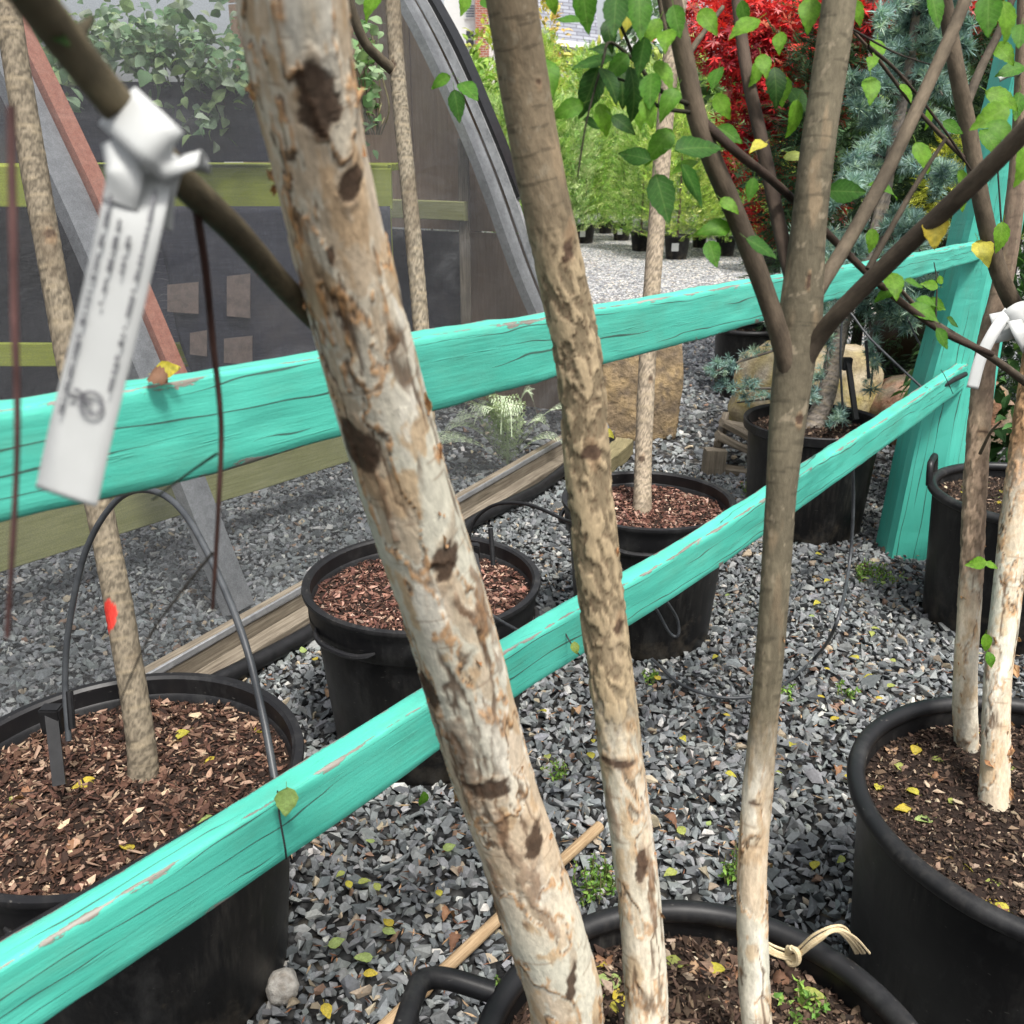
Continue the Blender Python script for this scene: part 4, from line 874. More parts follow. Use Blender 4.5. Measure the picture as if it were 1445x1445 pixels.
# little crate of slats
ct = thing('wooden_crate', Z(1035, 675), 'broken grey slatted crate of wood chips beside the cedar pot', 'crate')
y_ = Z(1020, 668)[1]
for (x0, y0, x1, y1, z, dy) in [(1018, 596, 1066, 622, .17, .10), (1012, 614, 1066, 640, .13, .04), (1008, 660, 1066, 668, .05, .0), (1020, 598, 1066, 606, .2, .22)]:
    plank('slat', P(x0, y0, y_ + dy), P(x1, y1, y_ + dy), .09, .03, M_oldwood, ct, rough=.008)
plank('corner_post', P(1006, 668, y_ - .01), P(1010, 634, y_ - .01), .10, .07, M_oldwood, ct, up=(0, 1, 0), rough=.006)
plank('side_rail', P(1012, 632, y_ + .02), P(1024, 590, y_ + .30), .035, .07, M_oldwood, ct, rough=.006)

# ------------------------------------------------------------------ hanging tags
def ribbon(name, ctr, w_px, a_list, parent, bulge=.004, n=30, jag=True):
    m = 5; cen = spline([A(x, y, a) for (x, y), a in zip(ctr, a_list)], n); d = np.gradient(cen, axis=0); d /= np.linalg.norm(d, axis=1)[:, None]
    side = np.cross(d, FWD[None].repeat(n, 0)); side /= np.linalg.norm(side, axis=1)[:, None]; V = np.zeros((n, m, 3))
    aa = (cen - CAM) @ FWD
    for j in range(m):
        k = (j / (m - 1) - .5)
        V[:, j] = cen + side * (k * w_px * aa / F)[:, None] - FWD * bulge * (1 - 4 * k * k)
    me = mesh_np(name, V.reshape(-1, 3), grid_faces(n, m, False), None, None, True)
    o = obj(name, me, M_tag, parent); md = o.modifiers.new('thickness', 'SOLIDIFY'); md.thickness = .0005; return cen, side, aa
tg = thing('plant_tag', A(205, 200, .36), 'large white plastic plant tag with black print looped on the blurred branch', 'tag')
cen, side, aa = ribbon('strip', [(205, 215), (188, 300), (163, 410), (134, 530), (112, 620), (94, 702)], 90, [.345, .340, .345, .352, .357, .362], tg, .0007, 60)
ribbon('clasp', [(166, 150), (196, 178), (232, 212), (262, 240)], 74, [.352, .330, .330, .350], tg, .0012)
ribbon('tail', [(238, 232), (226, 275), (222, 318)], 46, [.338, .345, .352], tg, .0008)
ribbon('fold', [(168, 196), (176, 240), (170, 290)], 52, [.342, .334, .339], tg, .0008)
ink = MB(); rI = random.Random(4)
def print_bits(k0, k1, off, ht, rows):
    k = k0
    while k < k1:
        L = rI.randint(1, 3); i = min(int(k), 58); c = cen[i] + side[i] * (off * 90 * aa[i] / F) - FWD * .0030
        ink.box(c, (.0010 * rI.uniform(.6, 1.3), .0012 * L * rI.uniform(.6, 1.0), .0009 * ht), np.stack([side[i], unit(cen[min(i + 1, 59)] - cen[i]), -FWD], 1)); k += L * .42 + rI.choice([.1, .1, .4])
print_bits(8, 38, .33, 1.0, 1); print_bits(16, 22, .08, 1, 1); print_bits(14, 27, -.12, 1, 1); print_bits(8, 44, -.33, 1, 1)
ink.build('printed_text', M_ink, tg)
lg = MB(); i = 40; up_ = unit(cen[38] - cen[42])
for q in np.linspace(0, 2 * math.pi, 16, endpoint=False): lg.box(cen[i] + side[i] * (.0025 + .0042 * math.cos(q)) + up_ * (.0042 * math.sin(q)) - FWD * .003, (.0016, .0012, .0004), np.stack([side[i], up_, -FWD], 1))
for q in range(9): lg.box(cen[i] - side[i] * (.004 - .0005 * q + rI.uniform(-.003, .003)) + up_ * rI.uniform(-.001, .003) - FWD * .003, (.0022, .0014, .0004), np.stack([side[i], up_, -FWD], 1))
lg.build('printed_emblem', M_ink, tg)
tg2 = thing('plant_tag', A(1420, 440, 1.66), 'small crumpled white tag wrapped on the two-stemmed birch', 'tag')
ribbon('wrap', [(1462, 448), (1444, 446), (1424, 458), (1400, 464)], 42, [1.66, 1.640, 1.650, 1.66], tg2, .002); ribbon('strip', [(1424, 440), (1404, 466), (1384, 505), (1372, 548)], 17, [1.65, 1.635, 1.64, 1.65], tg2, .001); ribbon('tail', [(1432, 452), (1440, 470), (1452, 492)], 22, [1.64, 1.63, 1.64], tg2, .002)
tg3 = thing('plant_tag', A(1420, 108, 1.68), 'tiny white tag tied high on the two-stemmed birch', 'tag')
ribbon('strip', [(1408, 112), (1420, 106), (1436, 102), (1446, 98)], 9, [1.66, 1.66, 1.66, 1.66], tg3, .004)

# ------------------------------------------------------------------ screen house
hx, hy = -.81, 2.57; hu = np.array([.486, .874, 0]); hn = np.array([-.874, .486, 0])
def base_at(y0): return np.array([hx + .556 * (y0 - hy), y0, 0.0])
NEARP = np.array([(0, 0), (.29, .79), (.567, 1.40), (.95, 2.05), (1.6, 2.7)]); FARP = np.array([(0, 0), (.40, .617), (.75, 1.41), (1.17, 2.17), (1.75, 2.9)])
def off_at(z, t): return (1 - t) * np.interp(z, NEARP[:, 1], NEARP[:, 0]) + t * np.interp(z, FARP[:, 1], FARP[:, 0])
YN, YF = 2.72, 4.99
def wallp(y0, z, inn=0.0, raise_=0): t = np.clip((y0 - 2.6) / 2.39, 0, 1); return base_at(y0) + hn * (off_at(z, t) + inn) + np.array([0, 0, z + raise_])
sh = thing('screen_house', base_at(3.0), 'hoop house of grey insect screen on galvanised ribs with a timber sill', 'screen house')
nz_, ny_ = 70, 130; Vw = np.zeros((ny_, nz_, 3))
for i, y0 in enumerate(np.linspace(.35, 5.0, ny_)):
    for j, z in enumerate(np.linspace(.10, 2.68, nz_)): Vw[i, j] = wallp(y0, z)
wr = fbm(Vw * np.array([2.5, 2.5, 5]), 3, 4) - .5; Vw += hn * (wr * .05)[..., None]
obj('screen', mesh_np('screen', Vw.reshape(-1, 3), grid_faces(ny_, nz_, False), None, None, True), M_screen, sh)
plank('sill_board', base_at(.3) + [0, 0, .065], base_at(5.05) + [0, 0, .065], .045, .13, M_oldwood, sh, rough=.006)
plank('sill_board', base_at(.3) - hn * .055 + [0, 0, .03], base_at(4.9) - hn * .055 + [0, 0, .03], .06, .06, M_oldwood, sh, rough=.006)
plank('clamp_channel', base_at(.3) - hn * .026 + [0, 0, .125], base_at(5.0) - hn * .026 + [0, 0, .125], .006, .025, M_galv, sh)
MB().tube(spline([base_at(y) - hn * (.115 + .02 * math.sin(y * 5)) + np.array([0, 0, .045 + .006 * math.sin(y * 9)]) for y in np.linspace(.4, 4.8, 24)], 120), .026, 12).build('black_apron', M_tube, sh, True)
def rib(pts, wd, th, mat, name, label=None):
    pts = spline(pts, 30); m = MB(); n = len(pts)
    for i in range(n - 1): pass
    V = []; 
    for i in range(n):
        d = unit(pts[min(i + 1, n - 1)] - pts[max(i - 1, 0)]); x = hu; y = unit(np.cross(d, x))
        for sx, sy in ((-1, -1), (1, -1), (1, 1), (-1, 1)): V.append(pts[i] + x * sx * wd / 2 + y * sy * th / 2)
    f = [(i * 4 + j, i * 4 + (j + 1) % 4, (i + 1) * 4 + (j + 1) % 4, (i + 1) * 4 + j) for i in range(n - 1) for j in range(4)] + [(3, 2, 1, 0), tuple(range((n - 1) * 4, n * 4))]
    o = m.add(V, f).build(name, mat, sh); 
    if label: o['label'] = label
nb = base_at(YN)
zs = [.02, .4, .8, 1.4, 2.05, 2.65]
rib([wallp(YN, z, .20) for z in zs], .10, .05, M_galv, 'rib')
rib([wallp(YN, z, .19) + hu * .09 for z in (.75, 1.0, 1.4, 2.05, 2.65)], .06, .07, M_red, 'rib_batten', 'strip painted in faded red primer along the rib')
rib([wallp(YF, z, .07) for z in zs], .11, .05, M_galv, 'rib')
rib([wallp(YF, z, .0) + hu * .075 for z in zs], .03, .05, M_galv, 'rib_edge')
rib([wallp(YF, z, -.03) + hu * .12 for z in (1.2, 1.6, 2.05, 2.65)], .10, .05, M_tube, 'gathered_cloth')
for z in (.62,): pass
def endp(o, z, e=.06): return base_at(YF) + hn * o + hu * e + np.array([0, 0, z])
def sheet(o0, o1, z0, z1, mat, name, e):
    zz = np.linspace(z0, z1, 8); L = [endp(max(o0, off_at(z, 1) + .05), z, e) for z in zz]; Rr = [endp(max(o1, off_at(z, 1) + .06), z, e) for z in zz]; V = []
    for l, r_ in zip(L, Rr): V += [l, r_, l + hu * .018, r_ + hu * .018]
    f = []
    for i in range(7):
        b = i * 4; f += [(b, b + 1, b + 5, b + 4), (b + 2, b + 6, b + 7, b + 3), (b, b + 4, b + 6, b + 2), (b + 1, b + 3, b + 7, b + 5)]
    f += [(0, 2, 3, 1), (28, 29, 31, 30)]
    MB().add(V, f).build(name, mat, sh)
sheet(0, 1.30, 1.02, 2.25, M_ply, 'plywood_sheet', .10); sheet(1.31, 2.6, 1.02, 2.25, M_ply, 'plywood_sheet', .10); sheet(0, 2.6, 2.26, 2.85, M_ply, 'plywood_sheet', .10)
sheet(0, .98, .05, 1.01, M_ply, 'plywood_sheet', .11); sheet(.99, 2.2, .05, 1.01, M_cloth, 'cloth_panel', .09)
plank('stud', endp(.93, .05, .03), endp(.93, 1.5, .03), .05, .06, M_oldwood, sh, up=(1, 0, 0)); plank('crosspiece', endp(.90, 1.13, .0), endp(1.9, 1.13, .0), .05, .10, M_greenwood, sh)
plank('low_timber', Z(-160, 815, .27), Z(490, 622, .27), .05, .17, M_greenwood, sh)

def dark_backdrop():  # dark sheet added behind the bench so the interior reads as shaded
    V = []; ys = np.linspace(.4, 5.2, 40); zs_ = np.linspace(0.02, 1.75, 14)
    for y in ys:
        for z in zs_: V.append(base_at(y) + hn * (2.9 + .06 * math.sin(y * 7 + z)) + np.array([0, 0, z]))
    MB().add(V, [tuple(f) for f in grid_faces(40, 14, False)]).build('dark_backdrop', M_cloth, sh, True)
dark_backdrop()
# bench inside, with woven cloth hung in front of it
BY = 4.62
bn = thing('slatted_bench', (-1.4, BY, 0), 'lime-green painted plant bench inside the screen house', 'bench')
plank('front_board', P(-160, 262, BY), P(553, 267, BY), .04, .18, M_lime, bn)
zt = P(300, 238, BY)[2]
for k in range(5): plank('slat', np.array([P(-160, 240, BY)[0], BY + .12 + k * .16, zt]), np.array([P(545, 240, BY)[0], BY + .12 + k * .16, zt]), .13, .03, M_lime, bn)
for px in (170, 535): plank('leg', np.array([P(px, 300, BY)[0], BY + .06, .0]), np.array([P(px, 300, BY)[0], BY + .06, zt - .03]), .09, .09, M_lime, bn, up=(0, 1, 0))
plank('lower_board', P(-160, 500, BY + .25), P(553, 500, BY + .25), .04, .12, M_lime, bn)
def drape(name, px0, px1, z0, z1, y, label, lean=0, seed=2, edge=25):
    nx, nzz = 60, 36; X0, X1 = P(px0, 400, y)[0], P(px1, 400, y)[0]; V = np.zeros((nzz, nx, 3))
    for i, z in enumerate(np.linspace(z1, z0, nzz)):
        k = i / (nzz - 1); xl = X0 + lean * k + .02 * math.sin(k * 9)
        V[i, :, 0] = np.linspace(xl, X1, nx); V[i, :, 1] = y; V[i, :, 2] = z
    V[..., 1] += .06 * (fbm(V * np.array([4, 1, 2]) + seed, seed, 4) - .5) - .02
    t = thing(name, (X0, y, z0), label, 'cloth'); obj('cloth', mesh_np(name, V.reshape(-1, 3), grid_faces(nzz, nx, False), None, None, True), M_cloth, t).modifiers.new('t', 'SOLIDIFY').thickness = .002
    m = MB(); r = random.Random(seed)
    for q in range(46):
        i = int(q / 46 * (nzz - 1)); p = V[i, 0]; L = r.uniform(.03, .09); m.tube([p, p + np.array([-L * .6, -.006, r.uniform(-.006, .01)]), p + np.array([-L, -.01, r.uniform(-.03, .01)])], .0009, 3, False)
    tag(m.build('frayed_threads', M_thread, t), kind='stuff'); return t, V
M_thread = simple('pale_threads', (.10, .10, .11), (.25, .25, .26), 60, .7, 0, .001)
dr, Vd = drape('woven_cloth', 222, 556, .04, zt - .16, BY - .05, 'dark woven ground cloth hanging under the lime bench, left edge frayed', .18)
drape('woven_cloth', 112, 400, zt + .03, zt + .36, BY - .04, 'dark woven cloth standing on the lime bench in front of the vines', .06, 5)
M_pinkish = simple('pinkish_surface', (.13, .10, .085), (.22, .165, .14), 30, .8, .2, .002)
for (x0, y0, x1, y1) in [(236, 402, 280, 440), (320, 390, 353, 446), (268, 470, 292, 500), (316, 478, 356, 512)]:  # thin pinkish rectangles just in front of the cloth
    m = MB(); q = [P(x0, y0, BY - .10), P(x1, y0 - 4, BY - .10), P(x1, y1 + 3, BY - .10), P(x0, y1, BY - .10)]; m.add(q + [v + np.array([0, .004, 0]) for v in q], [(0, 1, 2, 3), (7, 6, 5, 4), (0, 4, 5, 1), (1, 5, 6, 2), (2, 6, 7, 3), (3, 7, 4, 0)]).build('pinkish_panel', M_pinkish, dr)
def square_pot(px0, px1, py0, py1, y, label):
    a, b = P(px0, py1, y), P(px1, py1, y); top = P(px0, py0, y)[2]; w_ = b[0] - a[0]; cx = (a[0] + b[0]) / 2; t = thing('square_pot', (cx, y + w_ / 2, a[2]), label, 'pot', 'square pots on the bench')
    m = MB(); q = []
    for z, k in ((a[2], .84), (top, 1.0)): q += [(cx - w_ / 2 * k, y + w_ / 2 - w_ / 2 * k, z), (cx + w_ / 2 * k, y + w_ / 2 - w_ / 2 * k, z), (cx + w_ / 2 * k, y + w_ / 2 + w_ / 2 * k, z), (cx - w_ / 2 * k, y + w_ / 2 + w_ / 2 * k, z)]
    m.add(q, [(3, 2, 1, 0), (0, 1, 5, 4), (1, 2, 6, 5), (2, 3, 7, 6), (3, 0, 4, 7), (4, 5, 6, 7)]).build('body', M_plastic, t, bevel=.006)
    MB().box((cx, y + w_ / 2, top - .012), (w_ * 1.04, w_ * 1.04, .022)).build('rim', M_rim, t, bevel=.004)
square_pot(64, 106, 140, 229, BY + .02, 'black square plastic pot on the lime bench beside the rib'); square_pot(112, 150, 145, 228, BY + .03, 'black square plastic pot on the lime bench next to the standing cloth')
# vines on the bench
def vine(name, label, blobs, n, leafsz, y, cols, seed, parts=70):
    r = np.random.default_rng(seed); t = thing(name, P(blobs[0][0], 235, y), label, 'vine'); V0, T0 = leaf_np(seed, .25, .2, .42, .03, 7); var = [(V0, T0)]
    pos = []; 
    for (px, py, rx, ry, wgt) in blobs:
        k = int(n * wgt); u = r.normal(0, .5, (k, 3)); 
        for q in u: pos.append(P(px + q[0] * rx, py + q[1] * ry, y + q[2] * .22))
    pos = np.array(pos); k = len(pos); Yd = r.normal(size=(k, 3)) * np.array([1, .5, .6]) - np.array([0, .3, .25]); Nn = r.normal(size=(k, 3)) * .6 + np.array([0, -.5, .9])
    Rm = frame_rot(Yd, Nn); s = leafsz * r.uniform(.6, 1.3, k); col = pal(k, cols, np.ones(len(cols)), .2, r)
    fr = np.argsort(pos[:, 1]); big, rest = fr[:parts], fr[parts:]
    V, T, Cc = scatter(var, np.zeros(len(rest), int), pos[rest], Rm[rest], s[rest], col[rest]); tag(obj('foliage', mesh_np('foliage', V, T, Cc), M_fol, t), kind='stuff')
    mes = []
    for c in cols: mes.append(mesh_np('vine_leaf', V0, T0, np.tile(c, (len(V0), 1)), None, True)); mes[-1].materials.append(M_fol)
    for i in big: obj('leaf', mes[r.integers(len(mes))], None, t, mat4(Rm[i], pos[i], s[i]))
    for q in range(14):
        b = blobs[q % len(blobs)]; p0 = P(b[0] + r.normal(0, b[2] * .3), 190, y + .05); p1 = P(b[0] + r.normal(0, b[2] * .5), b[1] + r.normal(0, b[3] * .4), y)
        MB().tube(spline([p0, (p0 + p1) / 2 + r.normal(0, .03, 3), p1], 12), .003, 5).build('stem', M_vstem, t)
M_vstem = simple('vine_stem', (.12, .10, .05), (.22, .20, .10), 40, .7, .1, .001)
vine('climbing_vine', 'leafy green vine mounded on the lime bench, trailing over the cloth', [(150, 55, 110, 50, .3), (260, 60, 90, 60, .3), (320, 110, 70, 50, .2), (90, 100, 60, 50, .12), (290, 165, 60, 30, .08)], 1000, .062, BY, [(.30, .42, .27), (.17, .29, .14), (.42, .50, .37), (.11, .20, .10), (.32, .43, .20)], 6, 90)
vine('climbing_vine', 'small feathery vine peeking past the cream trunk inside the screen house', [(525, 110, 22, 90, .7), (520, 60, 20, 40, .3)], 90, .06, BY - .05, [(.16, .28, .12), (.24, .34, .18)], 7, 30)
# fern behind the screen
def fern():
    base = np.array([-.02, 4.32, .03]); t = thing('fern', base, 'silvery green fern pressing against the inside of the screen', 'fern'); r = np.random.default_rng(8)
    for k in range(15):
        L = r.uniform(.36, .62); out = np.array([np.linspace(-1.15, .85, 15)[k] + r.normal(0, .1), -.25 + r.normal(0, .25), 0]); n = 16; u = np.linspace(0, 1, n); up_k = r.uniform(.45, 1.05) * (1.15 - .45 * abs(out[0]))
        c = base + out * (u * L)[:, None] * .75 + np.array([0, 0, 1]) * (np.sin(u * r.uniform(2.0, 2.6)) * L * .8 * up_k)[:, None]; V = []; T = []
        d = np.gradient(c, axis=0); d /= np.linalg.norm(d, axis=1)[:, None]; sd_ = np.cross(d, [0, 0, 1.]); sd_ /= np.linalg.norm(sd_, axis=1)[:, None] + 1e-9
        for i in range(1, n):
            w_ = .085 * math.sin(math.pi * min(1, u[i] * .85 + .18)) * L / .4
            for sg in (-1, 1):
                e = sd_[i] * sg; 
                for q in range(4):    # pinnae cut into leaflets
                    p = c[i] + (e * .85 + d[i] * .35) * w_ * q / 4; tip = p + (e * .5 + d[i] * .9) * w_ * .34 + np.array([0, 0, -.006]); tp2 = p + (e * .9 - d[i] * .5) * w_ * .30; b = len(V)
                    V += [p, p + e * w_ * .13, tip, tp2]; T += [(b, b + 1, b + 2), (b, b + 3, b + 1)]
        for i in range(n - 1):
            b = len(V); q = sd_[i] * .0022 + 1e-5; V += [c[i] - q, c[i] + q, c[i + 1] + q, c[i + 1] - q]; T += [(b, b + 1, b + 2), (b, b + 2, b + 3)]
        V = np.array(V); obj('frond', mesh_np('frond', V, np.array(T), pal(len(V), [(.56, .62, .46), (.44, .53, .36)], [1, 1], .12, r)), M_fol, t)
fern()
#@@PART4

# ------------------------------------------------------------------ blue cedar in its pot
def needle_tuft(seed, n=31):
    r = np.random.default_rng(seed); V = []; T = []
    for k in range(n):
        d = unit(r.normal(size=3) + np.array([0, .55, .25])); L = r.uniform(.7, 1.05); s = unit(np.cross(d, r.normal(size=3))) * .036; b = len(V)
        V += [d * .08 - s, d * .08 + s, d * L * .75 + s * .8, d * L, d * L * .75 - s * .8]; T += [(b, b + 1, b + 2), (b, b + 2, b + 4), (b + 4, b + 2, b + 3)]
    return np.array(V), np.array(T)
TUFT = [needle_tuft(i) for i in range(5)]
def cedar():
    r = np.random.default_rng(12); bx, by = 1.225, 3.66; t = thing('blue_cedar', (bx, by, .39), 'weeping blue-needled cedar with tufted branches in the flared black pot', 'tree')
    tr = [(bx - .03, by, .385), A(1165, 560, 3.80), A(1178, 500, 3.84), A(1192, 440, 3.88), A(1235, 330, 3.95), A(1262, 200, 4.0), A(1285, 80, 4.05), A(1300, -60, 4.1)]
    obj('trunk', stem_mesh('cedar_trunk', tr, [.042, .038, .034, .033, .028, .024, .02, .014], 200, 36, st_pole, seed=14, base=(.16, .14, .12), flare=.2), M_bark, t)
    lines = [([A(1190, 470, 3.86), A(1150, 470, 3.75), A(1090, 495, 3.62), A(1030, 515, 3.5), A(1000, 530, 3.45)], 46, .030), ([A(1175, 520, 3.82), A(1130, 545, 3.7), A(1070, 548, 3.6), A(1012, 548, 3.52)], 44, .030), ([A(1150, 545, 3.75), A(1100, 560, 3.7), A(1040, 568, 3.65)], 30, .028),
             ([A(1215, 400, 3.9), A(1225, 440, 3.8), A(1232, 500, 3.72), A(1228, 560, 3.7)], 34, .040), ([A(1205, 420, 3.9), A(1178, 450, 3.8), A(1165, 520, 3.74)], 26, .038), ([A(1165, 560, 3.8), A(1130, 565, 3.6), A(1110, 590, 3.5)], 22, .036), ([A(1180, 575, 3.8), A(1185, 590, 3.66), A(1172, 605, 3.6)], 18, .036)]
    for k in range(74):      # tiers of the crown
        z = r.uniform(0, 1); c0 = tr[3] * (1 - z) + np.array(tr[7]) * z if False else spline(tr[3:], 50)[int(z * 49)]
        px, py, a = proj(c0); sd_ = r.choice([-1, 1]); ex = r.uniform(50, 135) * (1.05 - .55 * z); dy = r.uniform(-25, 70); da = r.uniform(-.55, .35)
        lines.append(([c0, A(px + sd_ * ex * .5, py - 8 + dy * .3, a + da * .5), A(px + sd_ * ex * .85, py + dy * .6, a + da * .85), A(px + sd_ * ex, py + dy, a + da)], int(18 + ex / 3.2), .046))
    P_, D_, S_ = [], [], []
    for pts, m, s in lines:
        c = spline(pts, 40); branch(t, pts, .008, .003, (.12, .10, .09), 6)
        for q in range(m):
            u = r.uniform(.12, 1); i = min(int(u * 39), 38); d = unit(c[i + 1] - c[i]); P_.append(c[i] + r.normal(0, .012, 3) + np.array([0, 0, .008])); D_.append(unit(d * .4 + r.normal(0, .5, 3) + np.array([0, -.15, .55]))); S_.append(s * r.uniform(.75, 1.2))
    P_ = np.array(P_); D_ = np.array(D_); n = len(P_); col = pal(n, [(.25, .37, .34), (.17, .28, .27), (.34, .47, .41), (.12, .20, .20), (.40, .52, .40)], [3, 3, 2, 2, 1], .15, r)
    V, T, Cc = scatter(TUFT, r.integers(0, 5, n), P_, frame_rot(D_, r.normal(size=(n, 3))), np.array(S_), col)
    tag(obj('needle_tufts', mesh_np('needle_tufts', V, T, Cc), M_fol, t), kind='stuff')
cedar()
# ------------------------------------------------------------------ generic leafy masses
def blob_points(r, n, c, rad, shell=.55):
    d = r.normal(size=(n, 3)); d /= np.linalg.norm(d, axis=1)[:, None]; q = (shell + (1 - shell) * r.random(n)) ** 1.0
    p = d * q[:, None]; p *= (1 + .35 * (fbm(d * 2.3 + c[0], 5, 3) - .5) * 2)[:, None]; return np.array(c) + p * np.array(rad), d
def spray(seed):
    r = np.random.default_rng(seed); V = []; T = []
    for k in range(9):
        t = k / 8; w_ = .34 * (1 - .75 * t) + .05
        for sg in (-1, 1):
            b = len(V); y0 = t; V += [(0, y0, 0), (sg * w_ * .55, y0 + .06 + .1 * r.random(), .05 * r.normal()), (sg * w_, y0 + .26, .05 * r.normal())]; T.append((b, b + 1, b + 2) if sg > 0 else (b, b + 2, b + 1))
    b = len(V); V += [(-.02, 0, 0), (.02, 0, 0), (0, 1.15, 0)]; T.append((b, b + 1, b + 2)); return np.array(V), np.array(T)
SPRAY = [spray(i) for i in range(4)]
def palmate(seed):
    r = np.random.default_rng(seed); V = [(0, 0, 0)]; T = []
    for k, a in enumerate(np.radians([-125, -70, -25, 0 + 15, 55, 100])[:5] if seed % 2 else np.radians([-110, -58, 0, 58, 110])):
        L = 1.0 - .25 * abs(a) / 1.9; d = np.array([math.sin(a), math.cos(a), -.25 * r.random()]); s = np.array([math.cos(a), -math.sin(a), 0]) * .12; b = len(V)
        V += [tuple(d * .45 * L - s), tuple(d * .45 * L + s), tuple(d * L)]; T += [(0, b, b + 1), (b, b + 2, b + 1)]
    return np.array(V), np.array(T)
PALM = [palmate(i) for i in range(4)]
BLADE = [leaf_np(70 + i, .25, .25, .26, 0, 5) for i in range(3)]
def shrub_mesh(kind, n, h, rx, ry, size, cols, wts, seed, top=1.0, clump=True):
    r = np.random.default_rng(seed); z = r.random(n) ** .85 * h; prof = np.sqrt(np.clip(1 - (np.abs(z / h - .38) / .64) ** 2.2, .02, 1)); th = r.uniform(0, 2 * math.pi, n)
    q = (.35 + .65 * np.sqrt(r.random(n))) * prof; lump = 1 + .5 * (fbm(np.stack([np.cos(th) * 1.7, np.sin(th) * 1.7, z * 3 / h], 1) + seed, seed, 3) - .5) * 2
    p = np.stack([np.cos(th) * rx * q * lump, np.sin(th) * ry * q * lump, z], 1); out = np.stack([np.cos(th), np.sin(th), np.full(n, .9)], 1) + r.normal(0, .45, (n, 3))
    col = pal(n, cols, wts, .18, r)
    return scatter(kind, r.integers(0, len(kind), n), p, frame_rot(out, r.normal(size=(n, 3)) + np.array([0, 0, .5])), size * r.uniform(.6, 1.25, n), col)
ARB = []
for k, (cols, sd_) in enumerate([([(.19, .36, .08), (.29, .47, .12), (.08, .18, .05), (.44, .56, .24)], 1), ([(.26, .42, .08), (.38, .52, .12), (.11, .23, .05), (.50, .58, .22)], 2), ([(.20, .36, .12), (.32, .48, .20), (.07, .16, .05), (.46, .56, .32)], 3)]):
    V, T, Cc = shrub_mesh(SPRAY, 1500, 1.75, .40, .40, .13, cols, [3, 3.5, 1.6, 2.4], sd_); Cc = np.clip(Cc * np.array([1.2, 1.12, 1.0]), 0, .8); ARB.append(mesh_np('arborvitae_foliage', V, T, Cc)); ARB[-1].materials.append(M_fol)
TRK = MB().tube([(0, 0, 0), (.01, 0, .5), (0, .01, 1.3)], [.02, .016, .008], 8)
trk_me = bpy.data.meshes.new('shrub_stem'); trk_me.from_pydata(TRK.v, [], TRK.f); M_dstem = simple('dark_bark', (.05, .035, .025), (.12, .09, .065), 40, .9, .4, .004); trk_me.materials.append(M_dstem)
def small_pot_me():
    m = MB().lathe([(0, .01), (.125, .01), (.13, 0), (.135, .01), (.165, .265), (.178, .27), (.180, .30), (.165, .302), (.155, .27), (0, .265)], 28); me = bpy.data.meshes.new('pot_body'); me.from_pydata(m.v, [], m.f); me.polygons.foreach_set('use_smooth', [True] * len(me.polygons)); me.materials.append(M_plastic); return me
SP = small_pot_me()
def arb(px, py, r_px, label, plabel, k, rot, hs=1.0, ws=1.0, tagged=False):
    g_ = Z(px, py, 0); a = (g_ - CAM) @ FWD; s = r_px * a / F / .178; x, y = g_[0], g_[1] + .17 * s
    pt = thing('nursery_pot', (x, y, 0), plabel, 'pot', 'small black pots in the far row'); obj('body', SP, None, pt, Matrix.Translation((x, y, 0)) @ Matrix.Diagonal((s, s, s, 1)))
    if tagged: MB().box((x - .05 * s, y - .175 * s, .16 * s), (.09 * s, .004, .10 * s)).build('label_sticker', M_tag, pt)
    t = thing('arborvitae', (x, y, .26 * s), label, 'shrub', 'potted arborvitae in the far row')
    obj('foliage', ARB[k % 3], None, t, Matrix.Translation((x, y, .24 * s)) @ Matrix.Rotation(rot, 4, 'Z') @ Matrix.Diagonal((ws, ws, hs, 1))); obj('trunk', trk_me, None, t, Matrix.Translation((x, y, .24 * s)))
AL, PL = 'feathery light-green arborvitae in the potted row beyond the gravel yard', 'small black pot in the row beyond the gravel yard'
for i, (px, py, rp, hs, ws) in enumerate([(826, 344, 15, 1.05, 1.05), (855, 330, 11, 1.0, 1.0), (878, 340, 14, 1.0, 1.0), (905, 355, 15, .95, 1.05), (957, 367, 19.5, .95, 1.15), (988, 350, 11, 1.0, 1.0), (1026, 362, 15, .9, 1.1), (1062, 352, 14, 1.0, 1.1), (795, 350, 14, 1.1, 1.05), (765, 352, 14, 1.1, 1.0), (735, 346, 14, 1.15, 1.1), (708, 350, 14, 1.1, 1.0)]):
    arb(px, py, rp, AL, PL, i, i * 1.3, hs, ws, i in (0, 2, 4))
arb(1100, 386, 22, 'arborvitae in the biggest pot of the far row, under the red maple', 'biggest black pot of the far row, grey-rimmed, under the red maple', 1, 2.2, .72, .95)
for i in range(17):      # second, taller and yellower row
    x = -1.5 + i * .62; t = thing('yellow_shrub', (x, 18.5 + (i % 3) * .7, 0), 'tall yellow-green shrub behind the potted row', 'shrub', 'yellow-green shrubs behind the potted row')
    obj('foliage', ARB[(i + 1) % 3], None, t, Matrix.Translation((x, 18.5 + (i % 3) * .7, .2)) @ Matrix.Rotation(i * 2.1, 4, 'Z') @ Matrix.Diagonal((1.6, 1.6, 1.45 + .3 * math.sin(i * 2.7), 1))); obj('trunk', trk_me, None, t, Matrix.Translation((x, 18.5 + (i % 3) * .7, .0)))
